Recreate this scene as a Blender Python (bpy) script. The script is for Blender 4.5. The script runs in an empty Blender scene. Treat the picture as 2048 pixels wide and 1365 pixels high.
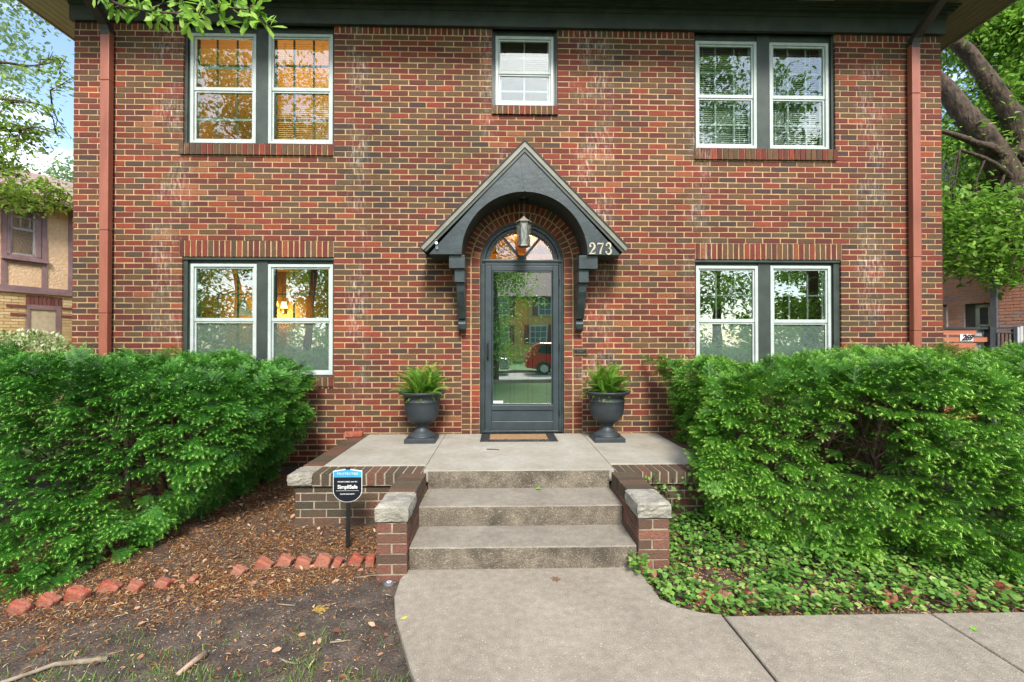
import bpy, math, random
import numpy as np
from mathutils import Vector, Matrix
random.seed(7); rng = np.random.default_rng(7)
SC = bpy.context.scene; COL = SC.collection
R_ = math.radians

# ------------------------------------------------------------------ camera, sky, sun, exposure
CAM = (0.0, -5.5, 1.53); YAW = R_(1.35); PIT = R_(0.5); FPX = 910.0
cam = bpy.data.cameras.new("camera"); cam.sensor_width = 36; cam.lens = 36*FPX/2048; cam.clip_end = 600; cam.clip_start = 0.05
co = bpy.data.objects.new("camera", cam); COL.objects.link(co); SC.camera = co
co.location = CAM; co.rotation_euler = (math.pi/2+PIT, 0, -YAW)
SUN_EL, SUN_AZ = R_(44), R_(6)          # azimuth: towards the right of the street side (-Y)
world = bpy.data.worlds.new("World"); SC.world = world; world.use_nodes = True
nt = world.node_tree; N = nt.nodes; L = nt.links; N.clear()
sky = N.new('ShaderNodeTexSky'); sky.sky_type = 'NISHITA'; sky.sun_disc = False
sky.sun_elevation = SUN_EL; sky.sun_rotation = math.pi-SUN_AZ; sky.air_density = 1.0; sky.dust_density = 1.2; sky.ozone_density = 1.2
tc = N.new('ShaderNodeTexCoord'); mp = N.new('ShaderNodeMapping'); mp.inputs['Scale'].default_value = (1, 1, 2.2)
mp.inputs['Location'].default_value = (0.35, 0.2, 0.45)
cn = N.new('ShaderNodeTexNoise'); cn.inputs['Scale'].default_value = 2.6; cn.inputs['Detail'].default_value = 7; cn.inputs['Roughness'].default_value = .55
cr = N.new('ShaderNodeValToRGB'); cr.color_ramp.elements[0].position = .46; cr.color_ramp.elements[1].position = .66
mx = N.new('ShaderNodeMix'); mx.data_type = 'RGBA'; mx.inputs[7].default_value = (9.5, 9.4, 9.3, 1)
bg = N.new('ShaderNodeBackground'); bg.inputs['Strength'].default_value = 0.11; ow = N.new('ShaderNodeOutputWorld')
L.new(tc.outputs['Generated'], mp.inputs[0]); L.new(mp.outputs[0], cn.inputs['Vector']); L.new(cn.outputs['Fac'], cr.inputs[0])
L.new(cr.outputs[0], mx.inputs[0]); L.new(sky.outputs[0], mx.inputs[6]); L.new(mx.outputs[2], bg.inputs[0]); L.new(bg.outputs[0], ow.inputs[0])
sl = bpy.data.lights.new("sun", 'SUN'); sl.energy = 1.7; sl.angle = R_(13); sl.color = (1, .95, .87)
so = bpy.data.objects.new("sun", sl); COL.objects.link(so)
sd = Vector((math.sin(SUN_AZ)*math.cos(SUN_EL), -math.cos(SUN_AZ)*math.cos(SUN_EL), math.sin(SUN_EL)))
so.rotation_euler = sd.to_track_quat('Z', 'Y').to_euler(); so.location = (10, -20, 30)
SC.view_settings.view_transform = 'Standard'; SC.view_settings.look = 'None'; SC.view_settings.gamma = 1
SC.view_settings.exposure = 1.72
SC.cycles.max_bounces = 8; SC.cycles.transparent_max_bounces = 16; SC.cycles.sample_clamp_indirect = 6
SC.cycles.caustics_reflective = False; SC.cycles.caustics_refractive = False

# ------------------------------------------------------------------ measuring helpers: photo pixel -> point on a real plane
_F = (math.sin(YAW)*math.cos(PIT), math.cos(YAW)*math.cos(PIT), math.sin(PIT)); _R = (math.cos(YAW), -math.sin(YAW), 0)
_U = (_R[1]*_F[2]-_R[2]*_F[1], _R[2]*_F[0]-_R[0]*_F[2], _R[0]*_F[1]-_R[1]*_F[0])
def ray(px, py):
    a = (px-1024)/FPX; b = -(py-682.5)/FPX
    return [_F[i]+a*_R[i]+b*_U[i] for i in range(3)]
def W(px, py, Y=0.0):
    d = ray(px, py); t = (Y-CAM[1])/d[1]; return CAM[0]+t*d[0], CAM[2]+t*d[2]
def P(px, py, Y): x, z = W(px, py, Y); return Vector((x, Y, z))
def G(px, py, z=0.0):
    d = ray(px, py); t = (z-CAM[2])/d[2]; return CAM[0]+t*d[0], CAM[1]+t*d[1]

# ------------------------------------------------------------------ object helpers
ORG = {}
def tag(o, label=None, cat=None, group=None, kind=None):
    if label: o['label'] = label
    if cat: o['category'] = cat
    if group: o['group'] = group
    if kind: o['kind'] = kind
    return o
def thing(name, label, cat, loc=(0, 0, 0), group=None):
    o = bpy.data.objects.new(name, None); COL.objects.link(o); o.location = loc; o.empty_display_size = .1
    ORG[o] = Vector(loc); return tag(o, label, cat, group)
def link(me, name, parent=None, org=None, mat=None):
    o = bpy.data.objects.new(name, me); COL.objects.link(o)
    if mat is not None:
        for m in (mat if isinstance(mat, (list, tuple)) else [mat]): me.materials.append(m)
    if parent is not None: o.parent = parent; ORG[o] = ORG[parent]
    else: ORG[o] = Vector(org) if org is not None else Vector((0, 0, 0)); o.location = ORG[o]
    return o
class MB:
    def __init__(s): s.v = []; s.f = []; s.r = []; s.m = []; s.smooth = False
    def add(s, vs, fs, rnd=.5, mi=0):
        b = len(s.v); s.v += [tuple(v) for v in vs]
        for f in fs: s.f.append([b+i for i in f]); s.r.append(rnd); s.m.append(mi)
        return s
    def hexa(s, c, rnd=.5, mi=0):      # 8 corners: 0-3 bottom ccw, 4-7 top ccw
        return s.add(c, [(0, 3, 2, 1), (4, 5, 6, 7), (0, 1, 5, 4), (1, 2, 6, 5), (2, 3, 7, 6), (3, 0, 4, 7)], rnd, mi)
    def box(s, x0, x1, y0, y1, z0, z1, rnd=.5, j=0, mi=0):
        c = [(x0, y0, z0), (x1, y0, z0), (x1, y1, z0), (x0, y1, z0), (x0, y0, z1), (x1, y0, z1), (x1, y1, z1), (x0, y1, z1)]
        if j: c = [tuple(a+random.uniform(-j, j) for a in p) for p in c]
        return s.hexa(c, rnd, mi)
    def bar(s, a, b, w, h, up=(0, 0, 1), rnd=.5, mi=0):
        a = Vector(a); b = Vector(b); d = (b-a).normalized(); u = Vector(up); sx = d.cross(u)
        if sx.length < 1e-4: sx = d.cross(Vector((0, 1, 0)))
        sx.normalize(); u = sx.cross(d)
        c = []
        for p in (a, b):
            c.append([p+sx*(w/2*i)+u*(h/2*k) for i, k in ((-1, -1), (1, -1), (1, 1), (-1, 1))])
        v = c[0]+c[1]
        return s.add(v, [(0, 1, 2, 3), (7, 6, 5, 4), (0, 4, 5, 1), (1, 5, 6, 2), (2, 6, 7, 3), (3, 7, 4, 0)], rnd, mi)
    def tube(s, pts, rad, n=8, rnd=.5, mi=0, cap=True, wob=0):
        pts = [Vector(p) for p in pts]; rad = rad if isinstance(rad, (list, tuple)) else [rad]*len(pts)
        vs = []; prev = None
        for i, p in enumerate(pts):
            t = (pts[min(i+1, len(pts)-1)]-pts[max(i-1, 0)]).normalized()
            if prev is None:
                u = t.cross(Vector((0, 0, 1)));
                if u.length < .1: u = t.cross(Vector((1, 0, 0)))
                u.normalize()
            else: u = (prev-t*prev.dot(t)).normalized()
            prev = u; w = t.cross(u)
            for k in range(n):
                a = 2*math.pi*k/n; r = rad[i]*(1+(random.uniform(-wob, wob) if wob else 0)); vs.append(p+u*(math.cos(a)*r)+w*(math.sin(a)*r))
        fs = []
        for i in range(len(pts)-1):
            for k in range(n): fs.append((i*n+k, i*n+(k+1) % n, (i+1)*n+(k+1) % n, (i+1)*n+k))
        if cap: fs.append(tuple(range(n-1, -1, -1))); fs.append(tuple((len(pts)-1)*n+k for k in range(n)))
        return s.add(vs, fs, rnd, mi)
    def lathe(s, prof, c=(0, 0, 0), n=32, rnd=.5, mi=0):
        vs = []; fs = []
        for r, z in prof:
            for k in range(n): a = 2*math.pi*k/n; vs.append((c[0]+r*math.cos(a), c[1]+r*math.sin(a), c[2]+z))
        for i in range(len(prof)-1):
            for k in range(n): fs.append((i*n+k, i*n+(k+1) % n, (i+1)*n+(k+1) % n, (i+1)*n+k))
        return s.add(vs, fs, rnd, mi)
    def prism(s, poly, y0, y1, rnd=.5, mi=0, fn=None):      # poly in (x,z), extruded along y (poly ccw seen from -y)
        n = len(poly); fn = fn or (lambda a, d, z: (a, d, z))
        vs = [fn(a, y0, z) for a, z in poly]+[fn(a, y1, z) for a, z in poly]
        fs = [tuple(range(n)), tuple(range(2*n-1, n-1, -1))]+[(i, n+i, n+(i+1) % n, (i+1) % n) for i in range(n)]
        return s.add(vs, fs, rnd, mi)
    def build(s, name, mat, parent=None, org=None, bevel=0, smooth=None):
        me = bpy.data.meshes.new(name)
        o0 = ORG[parent] if parent is not None else (Vector(org) if org is not None else None)
        if o0 is None:
            a = np.array(s.v); o0 = Vector(((a[:, 0].min()+a[:, 0].max())/2, (a[:, 1].min()+a[:, 1].max())/2, a[:, 2].min()))
        me.from_pydata([(v[0]-o0[0], v[1]-o0[1], v[2]-o0[2]) for v in s.v], [], s.f)
        at = me.attributes.new('rnd', 'FLOAT', 'FACE'); at.data.foreach_set('value', np.array(s.r, dtype=np.float32))
        if any(s.m): me.polygons.foreach_set('material_index', s.m)
        sm = s.smooth if smooth is None else smooth
        if sm: me.polygons.foreach_set('use_smooth', [True]*len(me.polygons))
        me.update()
        o = link(me, name, parent, o0, mat)
        if bevel:
            b = o.modifiers.new('bevel', 'BEVEL'); b.width = bevel; b.segments = 2; b.limit_method = 'ANGLE'
        return o
def scatter(name, tv, tf, tr, mats, pos, rnd, mat, parent=None, org=(0, 0, 0), rmix=.5):
    """copies of a small template (leaf, needle spray) merged into ONE mesh: mats (N,3,3) columns = local axes"""
    tv = np.asarray(tv, float); Nn = len(pos); k = len(tv); o0 = np.array(ORG[parent] if parent is not None else org)
    V = (np.einsum('nij,kj->nki', mats, tv)+pos[:, None, :]-o0).reshape(-1, 3)
    ln = np.array([len(f) for f in tf]); flat = np.concatenate([np.array(f) for f in tf])
    F = (flat[None, :]+(np.arange(Nn)*k)[:, None]).reshape(-1)
    tot = np.tile(ln, Nn); st = np.concatenate([[0], np.cumsum(tot)[:-1]])
    me = bpy.data.meshes.new(name); me.vertices.add(len(V)); me.vertices.foreach_set('co', V.astype(np.float32).ravel())
    me.loops.add(len(F)); me.loops.foreach_set('vertex_index', F.astype(np.int32))
    me.polygons.add(len(tot)); me.polygons.foreach_set('loop_start', st.astype(np.int32)); me.polygons.foreach_set('loop_total', tot.astype(np.int32))
    me.update(calc_edges=True)
    rr = (rnd[:, None]*(1-rmix)+np.asarray(tr)[None, :]*rmix).ravel()
    at = me.attributes.new('rnd', 'FLOAT', 'FACE'); at.data.foreach_set('value', rr.astype(np.float32))
    return link(me, name, parent, org, mat)
def frames(d, up, scale):
    """d: (N,3) x axis, up approx z axis -> (N,3,3) scaled"""
    d = d/np.linalg.norm(d, axis=1)[:, None]; s = np.cross(up, d); s /= np.linalg.norm(s, axis=1)[:, None]+1e-9
    u = np.cross(d, s); return np.stack([d, s, u], axis=2)*np.asarray(scale)[:, None, None]
def rdir(n): a = rng.normal(size=(n, 3)); return a/np.linalg.norm(a, axis=1)[:, None]

# ------------------------------------------------------------------ materials
MATS = {}
def srgb(r, g, b): return tuple(((c/255)/12.92 if c/255 <= .04045 else ((c/255+.055)/1.055)**2.4) for c in (r, g, b))
def mat(name, c1, c2=None, scale=8, rough=.7, bump=.0, bscale=None, metal=0, emit=None, estr=0, spec=.5, detail=6, stretch=(1, 1, 1), lo=.35, hi=.65, fleck=None, fscale=150, fth=.7, bdist=.01, grain=0, gscale=170):
    m = bpy.data.materials.new(name); m.use_nodes = True; nt = m.node_tree; N = nt.nodes; L = nt.links
    b = N['Principled BSDF']; b.inputs['Roughness'].default_value = rough; b.inputs['Metallic'].default_value = metal
    b.inputs['Specular IOR Level'].default_value = spec
    c2 = c2 or tuple(x*.75 for x in c1)
    tc = N.new('ShaderNodeTexCoord'); mp = N.new('ShaderNodeMapping'); mp.inputs['Scale'].default_value = stretch; L.new(tc.outputs['Object'], mp.inputs[0])
    n = N.new('ShaderNodeTexNoise'); n.inputs['Scale'].default_value = scale; n.inputs['Detail'].default_value = detail; n.inputs['Roughness'].default_value = .6; L.new(mp.outputs[0], n.inputs['Vector'])
    r = N.new('ShaderNodeValToRGB'); r.color_ramp.elements[0].position = lo; r.color_ramp.elements[1].position = hi
    r.color_ramp.elements[0].color = (*c1, 1); r.color_ramp.elements[1].color = (*c2, 1); L.new(n.outputs['Fac'], r.inputs[0])
    out = r.outputs[0]
    if fleck:
        fn = N.new('ShaderNodeTexNoise'); fn.inputs['Scale'].default_value = fscale; fn.inputs['Detail'].default_value = 2; L.new(tc.outputs['Object'], fn.inputs['Vector'])
        fr = N.new('ShaderNodeValToRGB'); fr.color_ramp.elements[0].position = fth; fr.color_ramp.elements[1].position = fth+.05; L.new(fn.outputs['Fac'], fr.inputs[0])
        mm = N.new('ShaderNodeMix'); mm.data_type = 'RGBA'; mm.inputs[7].default_value = (*fleck, 1); L.new(fr.outputs[0], mm.inputs[0]); L.new(out, mm.inputs[6]); out = mm.outputs[2]
    if grain:
        for sc_, am in ((gscale, grain), (gscale*.12, grain*.5)):
            gn = N.new('ShaderNodeTexNoise'); gn.inputs['Scale'].default_value = sc_; gn.inputs['Detail'].default_value = 3; L.new(tc.outputs['Object'], gn.inputs['Vector'])
            gr = N.new('ShaderNodeMapRange'); gr.inputs['From Min'].default_value = .3; gr.inputs['From Max'].default_value = .7; gr.inputs['To Min'].default_value = 1-am; gr.inputs['To Max'].default_value = 1+am; L.new(gn.outputs['Fac'], gr.inputs[0])
            gm = N.new('ShaderNodeVectorMath'); gm.operation = 'SCALE'; L.new(out, gm.inputs[0]); L.new(gr.outputs[0], gm.inputs['Scale']); out = gm.outputs[0]
    L.new(out, b.inputs['Base Color'])
    if bump:
        bn = N.new('ShaderNodeTexNoise'); bn.inputs['Scale'].default_value = bscale or scale*4; bn.inputs['Detail'].default_value = 5; L.new(mp.outputs[0], bn.inputs['Vector'])
        bu = N.new('ShaderNodeBump'); bu.inputs['Strength'].default_value = bump; bu.inputs['Distance'].default_value = bdist; L.new(bn.outputs['Fac'], bu.inputs['Height']); L.new(bu.outputs[0], b.inputs['Normal'])
    if emit: b.inputs['Emission Color'].default_value = (*emit, 1); b.inputs['Emission Strength'].default_value = estr
    MATS[name] = m; return m
def ramp_mat(name, stops, rough=.8, bump=.5, bscale=60, speck=.5, sscale=90, dark=(.03, .02, .018), trans=0, spec=.3, gloss=None, stain=None, bdist=.01):
    """colour picked per face from a ramp over the 'rnd' attribute (one value per brick, leaf ...), broken up by noise"""
    m = bpy.data.materials.new(name); m.use_nodes = True; nt = m.node_tree; N = nt.nodes; L = nt.links
    b = N['Principled BSDF']; b.inputs['Roughness'].default_value = rough; b.inputs['Specular IOR Level'].default_value = spec
    at = N.new('ShaderNodeAttribute'); at.attribute_name = 'rnd'
    r = N.new('ShaderNodeValToRGB'); e = r.color_ramp.elements
    while len(e) < len(stops): e.new(.5)
    for k, (p, c) in enumerate(stops): e[k].position = p; e[k].color = (*c, 1)
    L.new(at.outputs['Fac'], r.inputs[0]); out = r.outputs[0]
    tc = N.new('ShaderNodeTexCoord')
    if speck:
        n = N.new('ShaderNodeTexNoise'); n.inputs['Scale'].default_value = sscale; n.inputs['Detail'].default_value = 4; n.inputs['Roughness'].default_value = .7; L.new(tc.outputs['Object'], n.inputs['Vector'])
        rr = N.new('ShaderNodeValToRGB'); rr.color_ramp.elements[0].position = .38; rr.color_ramp.elements[1].position = .62
        rr.color_ramp.elements[0].color = (speck, speck, speck, 1); rr.color_ramp.elements[1].color = (0, 0, 0, 1); L.new(n.outputs['Fac'], rr.inputs[0])
        mm = N.new('ShaderNodeMix'); mm.data_type = 'RGBA'; mm.inputs[7].default_value = (*dark, 1); L.new(rr.outputs[0], mm.inputs[0]); L.new(out, mm.inputs[6]); out = mm.outputs[2]
    if stain: out = stain(N, L, tc, out)
    L.new(out, b.inputs['Base Color'])
    if bump:
        bn = N.new('ShaderNodeTexNoise'); bn.inputs['Scale'].default_value = bscale; bn.inputs['Detail'].default_value = 4; L.new(tc.outputs['Object'], bn.inputs['Vector'])
        bu = N.new('ShaderNodeBump'); bu.inputs['Strength'].default_value = bump; bu.inputs['Distance'].default_value = bdist; L.new(bn.outputs['Fac'], bu.inputs['Height']); L.new(bu.outputs[0], b.inputs['Normal'])
    if trans:
        tr = N.new('ShaderNodeBsdfTranslucent'); L.new(out, tr.inputs[0]); ms = N.new('ShaderNodeMixShader'); ms.inputs[0].default_value = trans
        L.new(b.outputs[0], ms.inputs[1]); L.new(tr.outputs[0], ms.inputs[2]); L.new(ms.outputs[0], N['Material Output'].inputs[0])
    MATS[name] = m; return m
def glass(name, refl=.3, tint=(.9, .95, .92), rough=0.0, wav=.0):
    m = bpy.data.materials.new(name); m.use_nodes = True; nt = m.node_tree; N = nt.nodes; L = nt.links; N.clear()
    t = N.new('ShaderNodeBsdfTransparent'); t.inputs[0].default_value = (*tint, 1); g = N.new('ShaderNodeBsdfGlossy'); g.inputs['Roughness'].default_value = rough
    g.inputs[0].default_value = (.95, 1, .97, 1)
    ms = N.new('ShaderNodeMixShader'); ms.inputs[0].default_value = refl; o = N.new('ShaderNodeOutputMaterial')
    if wav:
        tc = N.new('ShaderNodeTexCoord'); bn = N.new('ShaderNodeTexNoise'); bn.inputs['Scale'].default_value = 2.2; bn.inputs['Detail'].default_value = 1; L.new(tc.outputs['Object'], bn.inputs['Vector'])
        bu = N.new('ShaderNodeBump'); bu.inputs['Strength'].default_value = wav; bu.inputs['Distance'].default_value = .02; L.new(bn.outputs['Fac'], bu.inputs['Height']); L.new(bu.outputs[0], g.inputs['Normal'])
    L.new(t.outputs[0], ms.inputs[1]); L.new(g.outputs[0], ms.inputs[2]); L.new(ms.outputs[0], o.inputs[0]); return m
def screen_mat():
    m = bpy.data.materials.new('insect_screen'); m.use_nodes = True; nt = m.node_tree; N = nt.nodes; L = nt.links; N.clear()
    t = N.new('ShaderNodeBsdfTransparent'); d = N.new('ShaderNodeBsdfDiffuse'); d.inputs[0].default_value = (.42, .46, .47, 1)
    tc = N.new('ShaderNodeTexCoord'); n = N.new('ShaderNodeTexNoise'); n.inputs['Scale'].default_value = 5; n.inputs['Detail'].default_value = 6; L.new(tc.outputs['Object'], n.inputs['Vector'])
    mr = N.new('ShaderNodeMapRange'); mr.inputs['To Min'].default_value = .42; mr.inputs['To Max'].default_value = .62; L.new(n.outputs['Fac'], mr.inputs[0])
    ms = N.new('ShaderNodeMixShader'); o = N.new('ShaderNodeOutputMaterial'); L.new(mr.outputs[0], ms.inputs[0])
    L.new(t.outputs[0], ms.inputs[1]); L.new(d.outputs[0], ms.inputs[2]); L.new(ms.outputs[0], o.inputs[0]); return m

BR_STOPS = [(0, (.06, .042, .04)), (.16, (.12, .078, .045)), (.34, (.16, .085, .04)), (.48, (.125, .031, .026)), (.64, (.185, .036, .026)), (.8, (.25, .046, .028)), (.93, (.36, .066, .03)), (1, (.34, .13, .06))]
STAIN_X = [(-4.15, .30), (-1.93, .16), (-.32, .2), (.92, .3), (2.2, .22), (4.38, .24)]
def stain_fn(N, L, tc, col, stf=.34):
    sp = N.new('ShaderNodeSeparateXYZ'); L.new(tc.outputs['Object'], sp.inputs[0]); acc = None
    for c, w in STAIN_X:
        a = N.new('ShaderNodeMath'); a.operation = 'SUBTRACT'; a.inputs[1].default_value = c; L.new(sp.outputs[0], a.inputs[0])
        b = N.new('ShaderNodeMath'); b.operation = 'ABSOLUTE'; L.new(a.outputs[0], b.inputs[0])
        d = N.new('ShaderNodeMapRange'); d.inputs['From Min'].default_value = w; d.inputs['From Max'].default_value = w*.3; L.new(b.outputs[0], d.inputs[0])
        if acc is None: acc = d.outputs[0]
        else:
            m = N.new('ShaderNodeMath'); m.operation = 'MAXIMUM'; L.new(acc, m.inputs[0]); L.new(d.outputs[0], m.inputs[1]); acc = m.outputs[0]
    mp = N.new('ShaderNodeMapping'); mp.inputs['Scale'].default_value = (1, 1, .28); L.new(tc.outputs['Object'], mp.inputs[0])
    n = N.new('ShaderNodeTexNoise'); n.inputs['Scale'].default_value = 34; n.inputs['Detail'].default_value = 8; n.inputs['Roughness'].default_value = .65; L.new(mp.outputs[0], n.inputs['Vector'])
    n2 = N.new('ShaderNodeTexNoise'); n2.inputs['Scale'].default_value = 2.2; n2.inputs['Detail'].default_value = 2; L.new(tc.outputs['Object'], n2.inputs['Vector'])
    r2 = N.new('ShaderNodeMapRange'); r2.inputs['From Min'].default_value = .42; r2.inputs['From Max'].default_value = .6; L.new(n2.outputs['Fac'], r2.inputs[0])
    m1 = N.new('ShaderNodeMath'); m1.operation = 'MULTIPLY'; L.new(acc, m1.inputs[0]); L.new(r2.outputs[0], m1.inputs[1])
    th = N.new('ShaderNodeMapRange'); th.inputs['From Min'].default_value = .47; th.inputs['From Max'].default_value = .62; L.new(n.outputs['Fac'], th.inputs[0])
    m2 = N.new('ShaderNodeMath'); m2.operation = 'MULTIPLY'; L.new(m1.outputs[0], m2.inputs[0]); L.new(th.outputs[0], m2.inputs[1])
    m3 = N.new('ShaderNodeMath'); m3.operation = 'MULTIPLY'; m3.inputs[1].default_value = stf; L.new(m2.outputs[0], m3.inputs[0])
    mm = N.new('ShaderNodeMix'); mm.data_type = 'RGBA'; mm.inputs[7].default_value = (.66, .62, .56, 1); L.new(m3.outputs[0], mm.inputs[0]); L.new(col, mm.inputs[6])
    # broad wash: faintly paler / browner areas of wall
    n3 = N.new('ShaderNodeTexNoise'); n3.inputs['Scale'].default_value = .7; n3.inputs['Detail'].default_value = 3; L.new(tc.outputs['Object'], n3.inputs['Vector'])
    r3 = N.new('ShaderNodeValToRGB'); r3.color_ramp.elements[0].position = .35; r3.color_ramp.elements[1].position = .65
    r3.color_ramp.elements[0].color = (.8, .84, .8, 1); r3.color_ramp.elements[1].color = (1.12, 1.02, 1.0, 1); L.new(n3.outputs['Fac'], r3.inputs[0])
    mu = N.new('ShaderNodeMix'); mu.data_type = 'RGBA'; mu.blend_type = 'MULTIPLY'; mu.inputs[0].default_value = 1; L.new(mm.outputs[2], mu.inputs[6]); L.new(r3.outputs[0], mu.inputs[7])
    return mu.outputs[2]
M_brick = ramp_mat('red_brick', BR_STOPS, rough=.85, bump=.8, bscale=95, speck=.7, sscale=95, dark=(.06, .035, .028), stain=stain_fn)
M_brown = ramp_mat('brown_brick', [(0, (.06, .045, .032)), (.4, (.11, .07, .045)), (.7, (.15, .065, .042)), (1, (.22, .08, .05))], bump=.9, bscale=90, speck=.75, sscale=45, dark=(.065, .062, .045))
M_mortar = mat('mortar', (.54, .38, .21), (.38, .255, .135), scale=9, rough=.95, bump=.6, bscale=120)
_n = M_mortar.node_tree; _b = _n.nodes['Principled BSDF']; _s = _b.inputs['Base Color'].links[0].from_socket; _t = next(q for q in _n.nodes if q.type == 'TEX_COORD')
_n.links.new(stain_fn(_n.nodes, _n.links, _t, _s, .6), _b.inputs['Base Color'])
M_mortar_g = mat('grey_mortar', (.42, .36, .26), (.25, .2, .15), scale=14, rough=.95, bump=.6, bscale=120)
M_trim = mat('dark_green_paint', srgb(62, 70, 64), srgb(48, 56, 52), scale=6, rough=.45, bump=.12, bscale=40)
M_hood = mat('slate_green_paint', srgb(52, 64, 66), srgb(36, 46, 48), scale=7, rough=.38, bump=.2, bscale=24, fleck=(.13, .14, .13), fscale=55, fth=.70, grain=.12)
M_soffit = mat('painted_soffit', (.44, .43, .41), (.36, .35, .33), scale=3, rough=.7)
M_white = mat('white_aluminium', (.50, .55, .53), (.42, .47, .45), scale=10, rough=.35, bump=.05)
M_down = mat('terracotta_paint', srgb(158, 94, 74), srgb(136, 78, 60), scale=5, rough=.45, bump=.1, bscale=20, stretch=(1, 1, .3))
M_dkmetal = mat('dark_pipe_paint', (.035, .03, .028), (.05, .04, .035), rough=.5)
M_conc = mat('walk_concrete', (.30, .262, .21), (.215, .184, .145), grain=.28, scale=1.7, rough=.9, bump=.5, bscale=120, fleck=(.50, .46, .39), fscale=120, fth=.665, lo=.3, hi=.7, detail=12)
M_slab = mat('porch_concrete', (.37, .355, .31), (.27, .24, .185), grain=.16, scale=2.4, rough=.85, bump=.25, bscale=150, lo=.3, hi=.7, detail=8)
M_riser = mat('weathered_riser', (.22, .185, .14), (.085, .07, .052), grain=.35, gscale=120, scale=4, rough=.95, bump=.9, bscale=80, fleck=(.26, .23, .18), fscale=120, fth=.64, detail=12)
M_lime = mat('limestone', (.34, .32, .27), (.20, .185, .155), grain=.25, scale=9, rough=.9, bump=1, bscale=25, bdist=.02)
M_shingle = mat('roof_shingle', (.06, .055, .05), (.03, .028, .026), scale=30, rough=.9, bump=.5)
M_fascia = mat('fascia_greige', srgb(125, 124, 110), srgb(104, 104, 92), scale=8, rough=.5)
M_glass = glass('window_glass', .11, wav=.06)
M_glass_l = glass('lower_window_glass', .22, wav=.06)
M_glass_d = glass('storm_door_glass', .42, wav=.03)
M_screen = screen_mat()

exec_later = []
# ------------------------------------------------------------------ ground, walk, street
def nz(x, y):
    return .5*math.sin(x*2.1+1.3*math.sin(y*1.7))+.3*math.sin(x*5.3+y*4.1)+.2*math.sin(y*9.7-x*7.9)
def gz(x, y):      # ground height; the beds rise a little towards the house
    z = -.03
    if -4.6 < y < 0: z += .012*nz(x, y)
    if y > -2.3 and -12 < x < -.8: z += min(.10, (y+2.3)*.09)
    if y > -2.6 and x > 1.1: z += min(.10, (y+2.6)*.08)
    if y < -13: z += 0
    return z
def build_ground():
    xs = sorted(set([-160, -80, -40, -20, -12]+[round(-8+i*.08, 3) for i in range(200)]+[10, 12, 20, 40, 80, 160]))
    ys = sorted(set([-160, -80, -40, -27, -20, -12, -8]+[round(-5+i*.08, 3) for i in range(64)]+[1, 4, 10, 20, 40, 80, 160]))
    mb = MB(); nx = len(xs)
    mb.v = [(x, y, gz(x, y)) for y in ys for x in xs]
    mb.f = [(j*nx+i, j*nx+i+1, (j+1)*nx+i+1, (j+1)*nx+i) for j in range(len(ys)-1) for i in range(nx-1)]
    mb.r = [.5]*len(mb.f); mb.m = [0]*len(mb.f)
    m = mat('soil', (.10, .075, .058), (.04, .03, .024), scale=9, grain=.35, gscale=90, rough=.95, bump=1, bscale=60, fleck=(.2, .13, .07), fscale=75, fth=.64, bdist=.015)
    nt = m.node_tree; N = nt.nodes; L = nt.links; b = N['Principled BSDF']; src = b.inputs['Base Color'].links[0].from_socket
    tc = N.new('ShaderNodeTexCoord'); sp = N.new('ShaderNodeSeparateXYZ'); L.new(tc.outputs['Object'], sp.inputs[0])
    n = N.new('ShaderNodeTexNoise'); n.inputs['Scale'].default_value = 1.5; n.inputs['Detail'].default_value = 6; L.new(tc.outputs['Object'], n.inputs['Vector'])
    a = N.new('ShaderNodeMath'); a.operation = 'MULTIPLY_ADD'; a.inputs[1].default_value = 1.4; L.new(n.outputs['Fac'], a.inputs[0]); L.new(sp.outputs[1], a.inputs[2])
    mr = N.new('ShaderNodeMapRange'); mr.inputs['From Min'].default_value = -3.4; mr.inputs['From Max'].default_value = -3.9; L.new(a.outputs[0], mr.inputs[0])
    mr2 = N.new('ShaderNodeMapRange'); mr2.inputs['From Min'].default_value = 1.2; mr2.inputs['From Max'].default_value = 1.6; L.new(a.outputs[0], mr2.inputs[0])
    ad = N.new('ShaderNodeMath'); ad.operation = 'MAXIMUM'; L.new(mr.outputs[0], ad.inputs[0]); L.new(mr2.outputs[0], ad.inputs[1])
    gr = N.new('ShaderNodeTexNoise'); gr.inputs['Scale'].default_value = 40; L.new(tc.outputs['Object'], gr.inputs['Vector'])
    rr = N.new('ShaderNodeValToRGB'); rr.color_ramp.elements[0].color = (.035, .08, .018, 1); rr.color_ramp.elements[1].color = (.09, .15, .04, 1); L.new(gr.outputs['Fac'], rr.inputs[0])
    mm = N.new('ShaderNodeMix'); mm.data_type = 'RGBA'; L.new(ad.outputs[0], mm.inputs[0]); L.new(src, mm.inputs[6]); L.new(rr.outputs[0], mm.inputs[7]); L.new(mm.outputs[2], b.inputs['Base Color'])
    o = mb.build('ground', m, org=(0, 0, 0), smooth=True); o['kind'] = 'structure'
build_ground()

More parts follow.
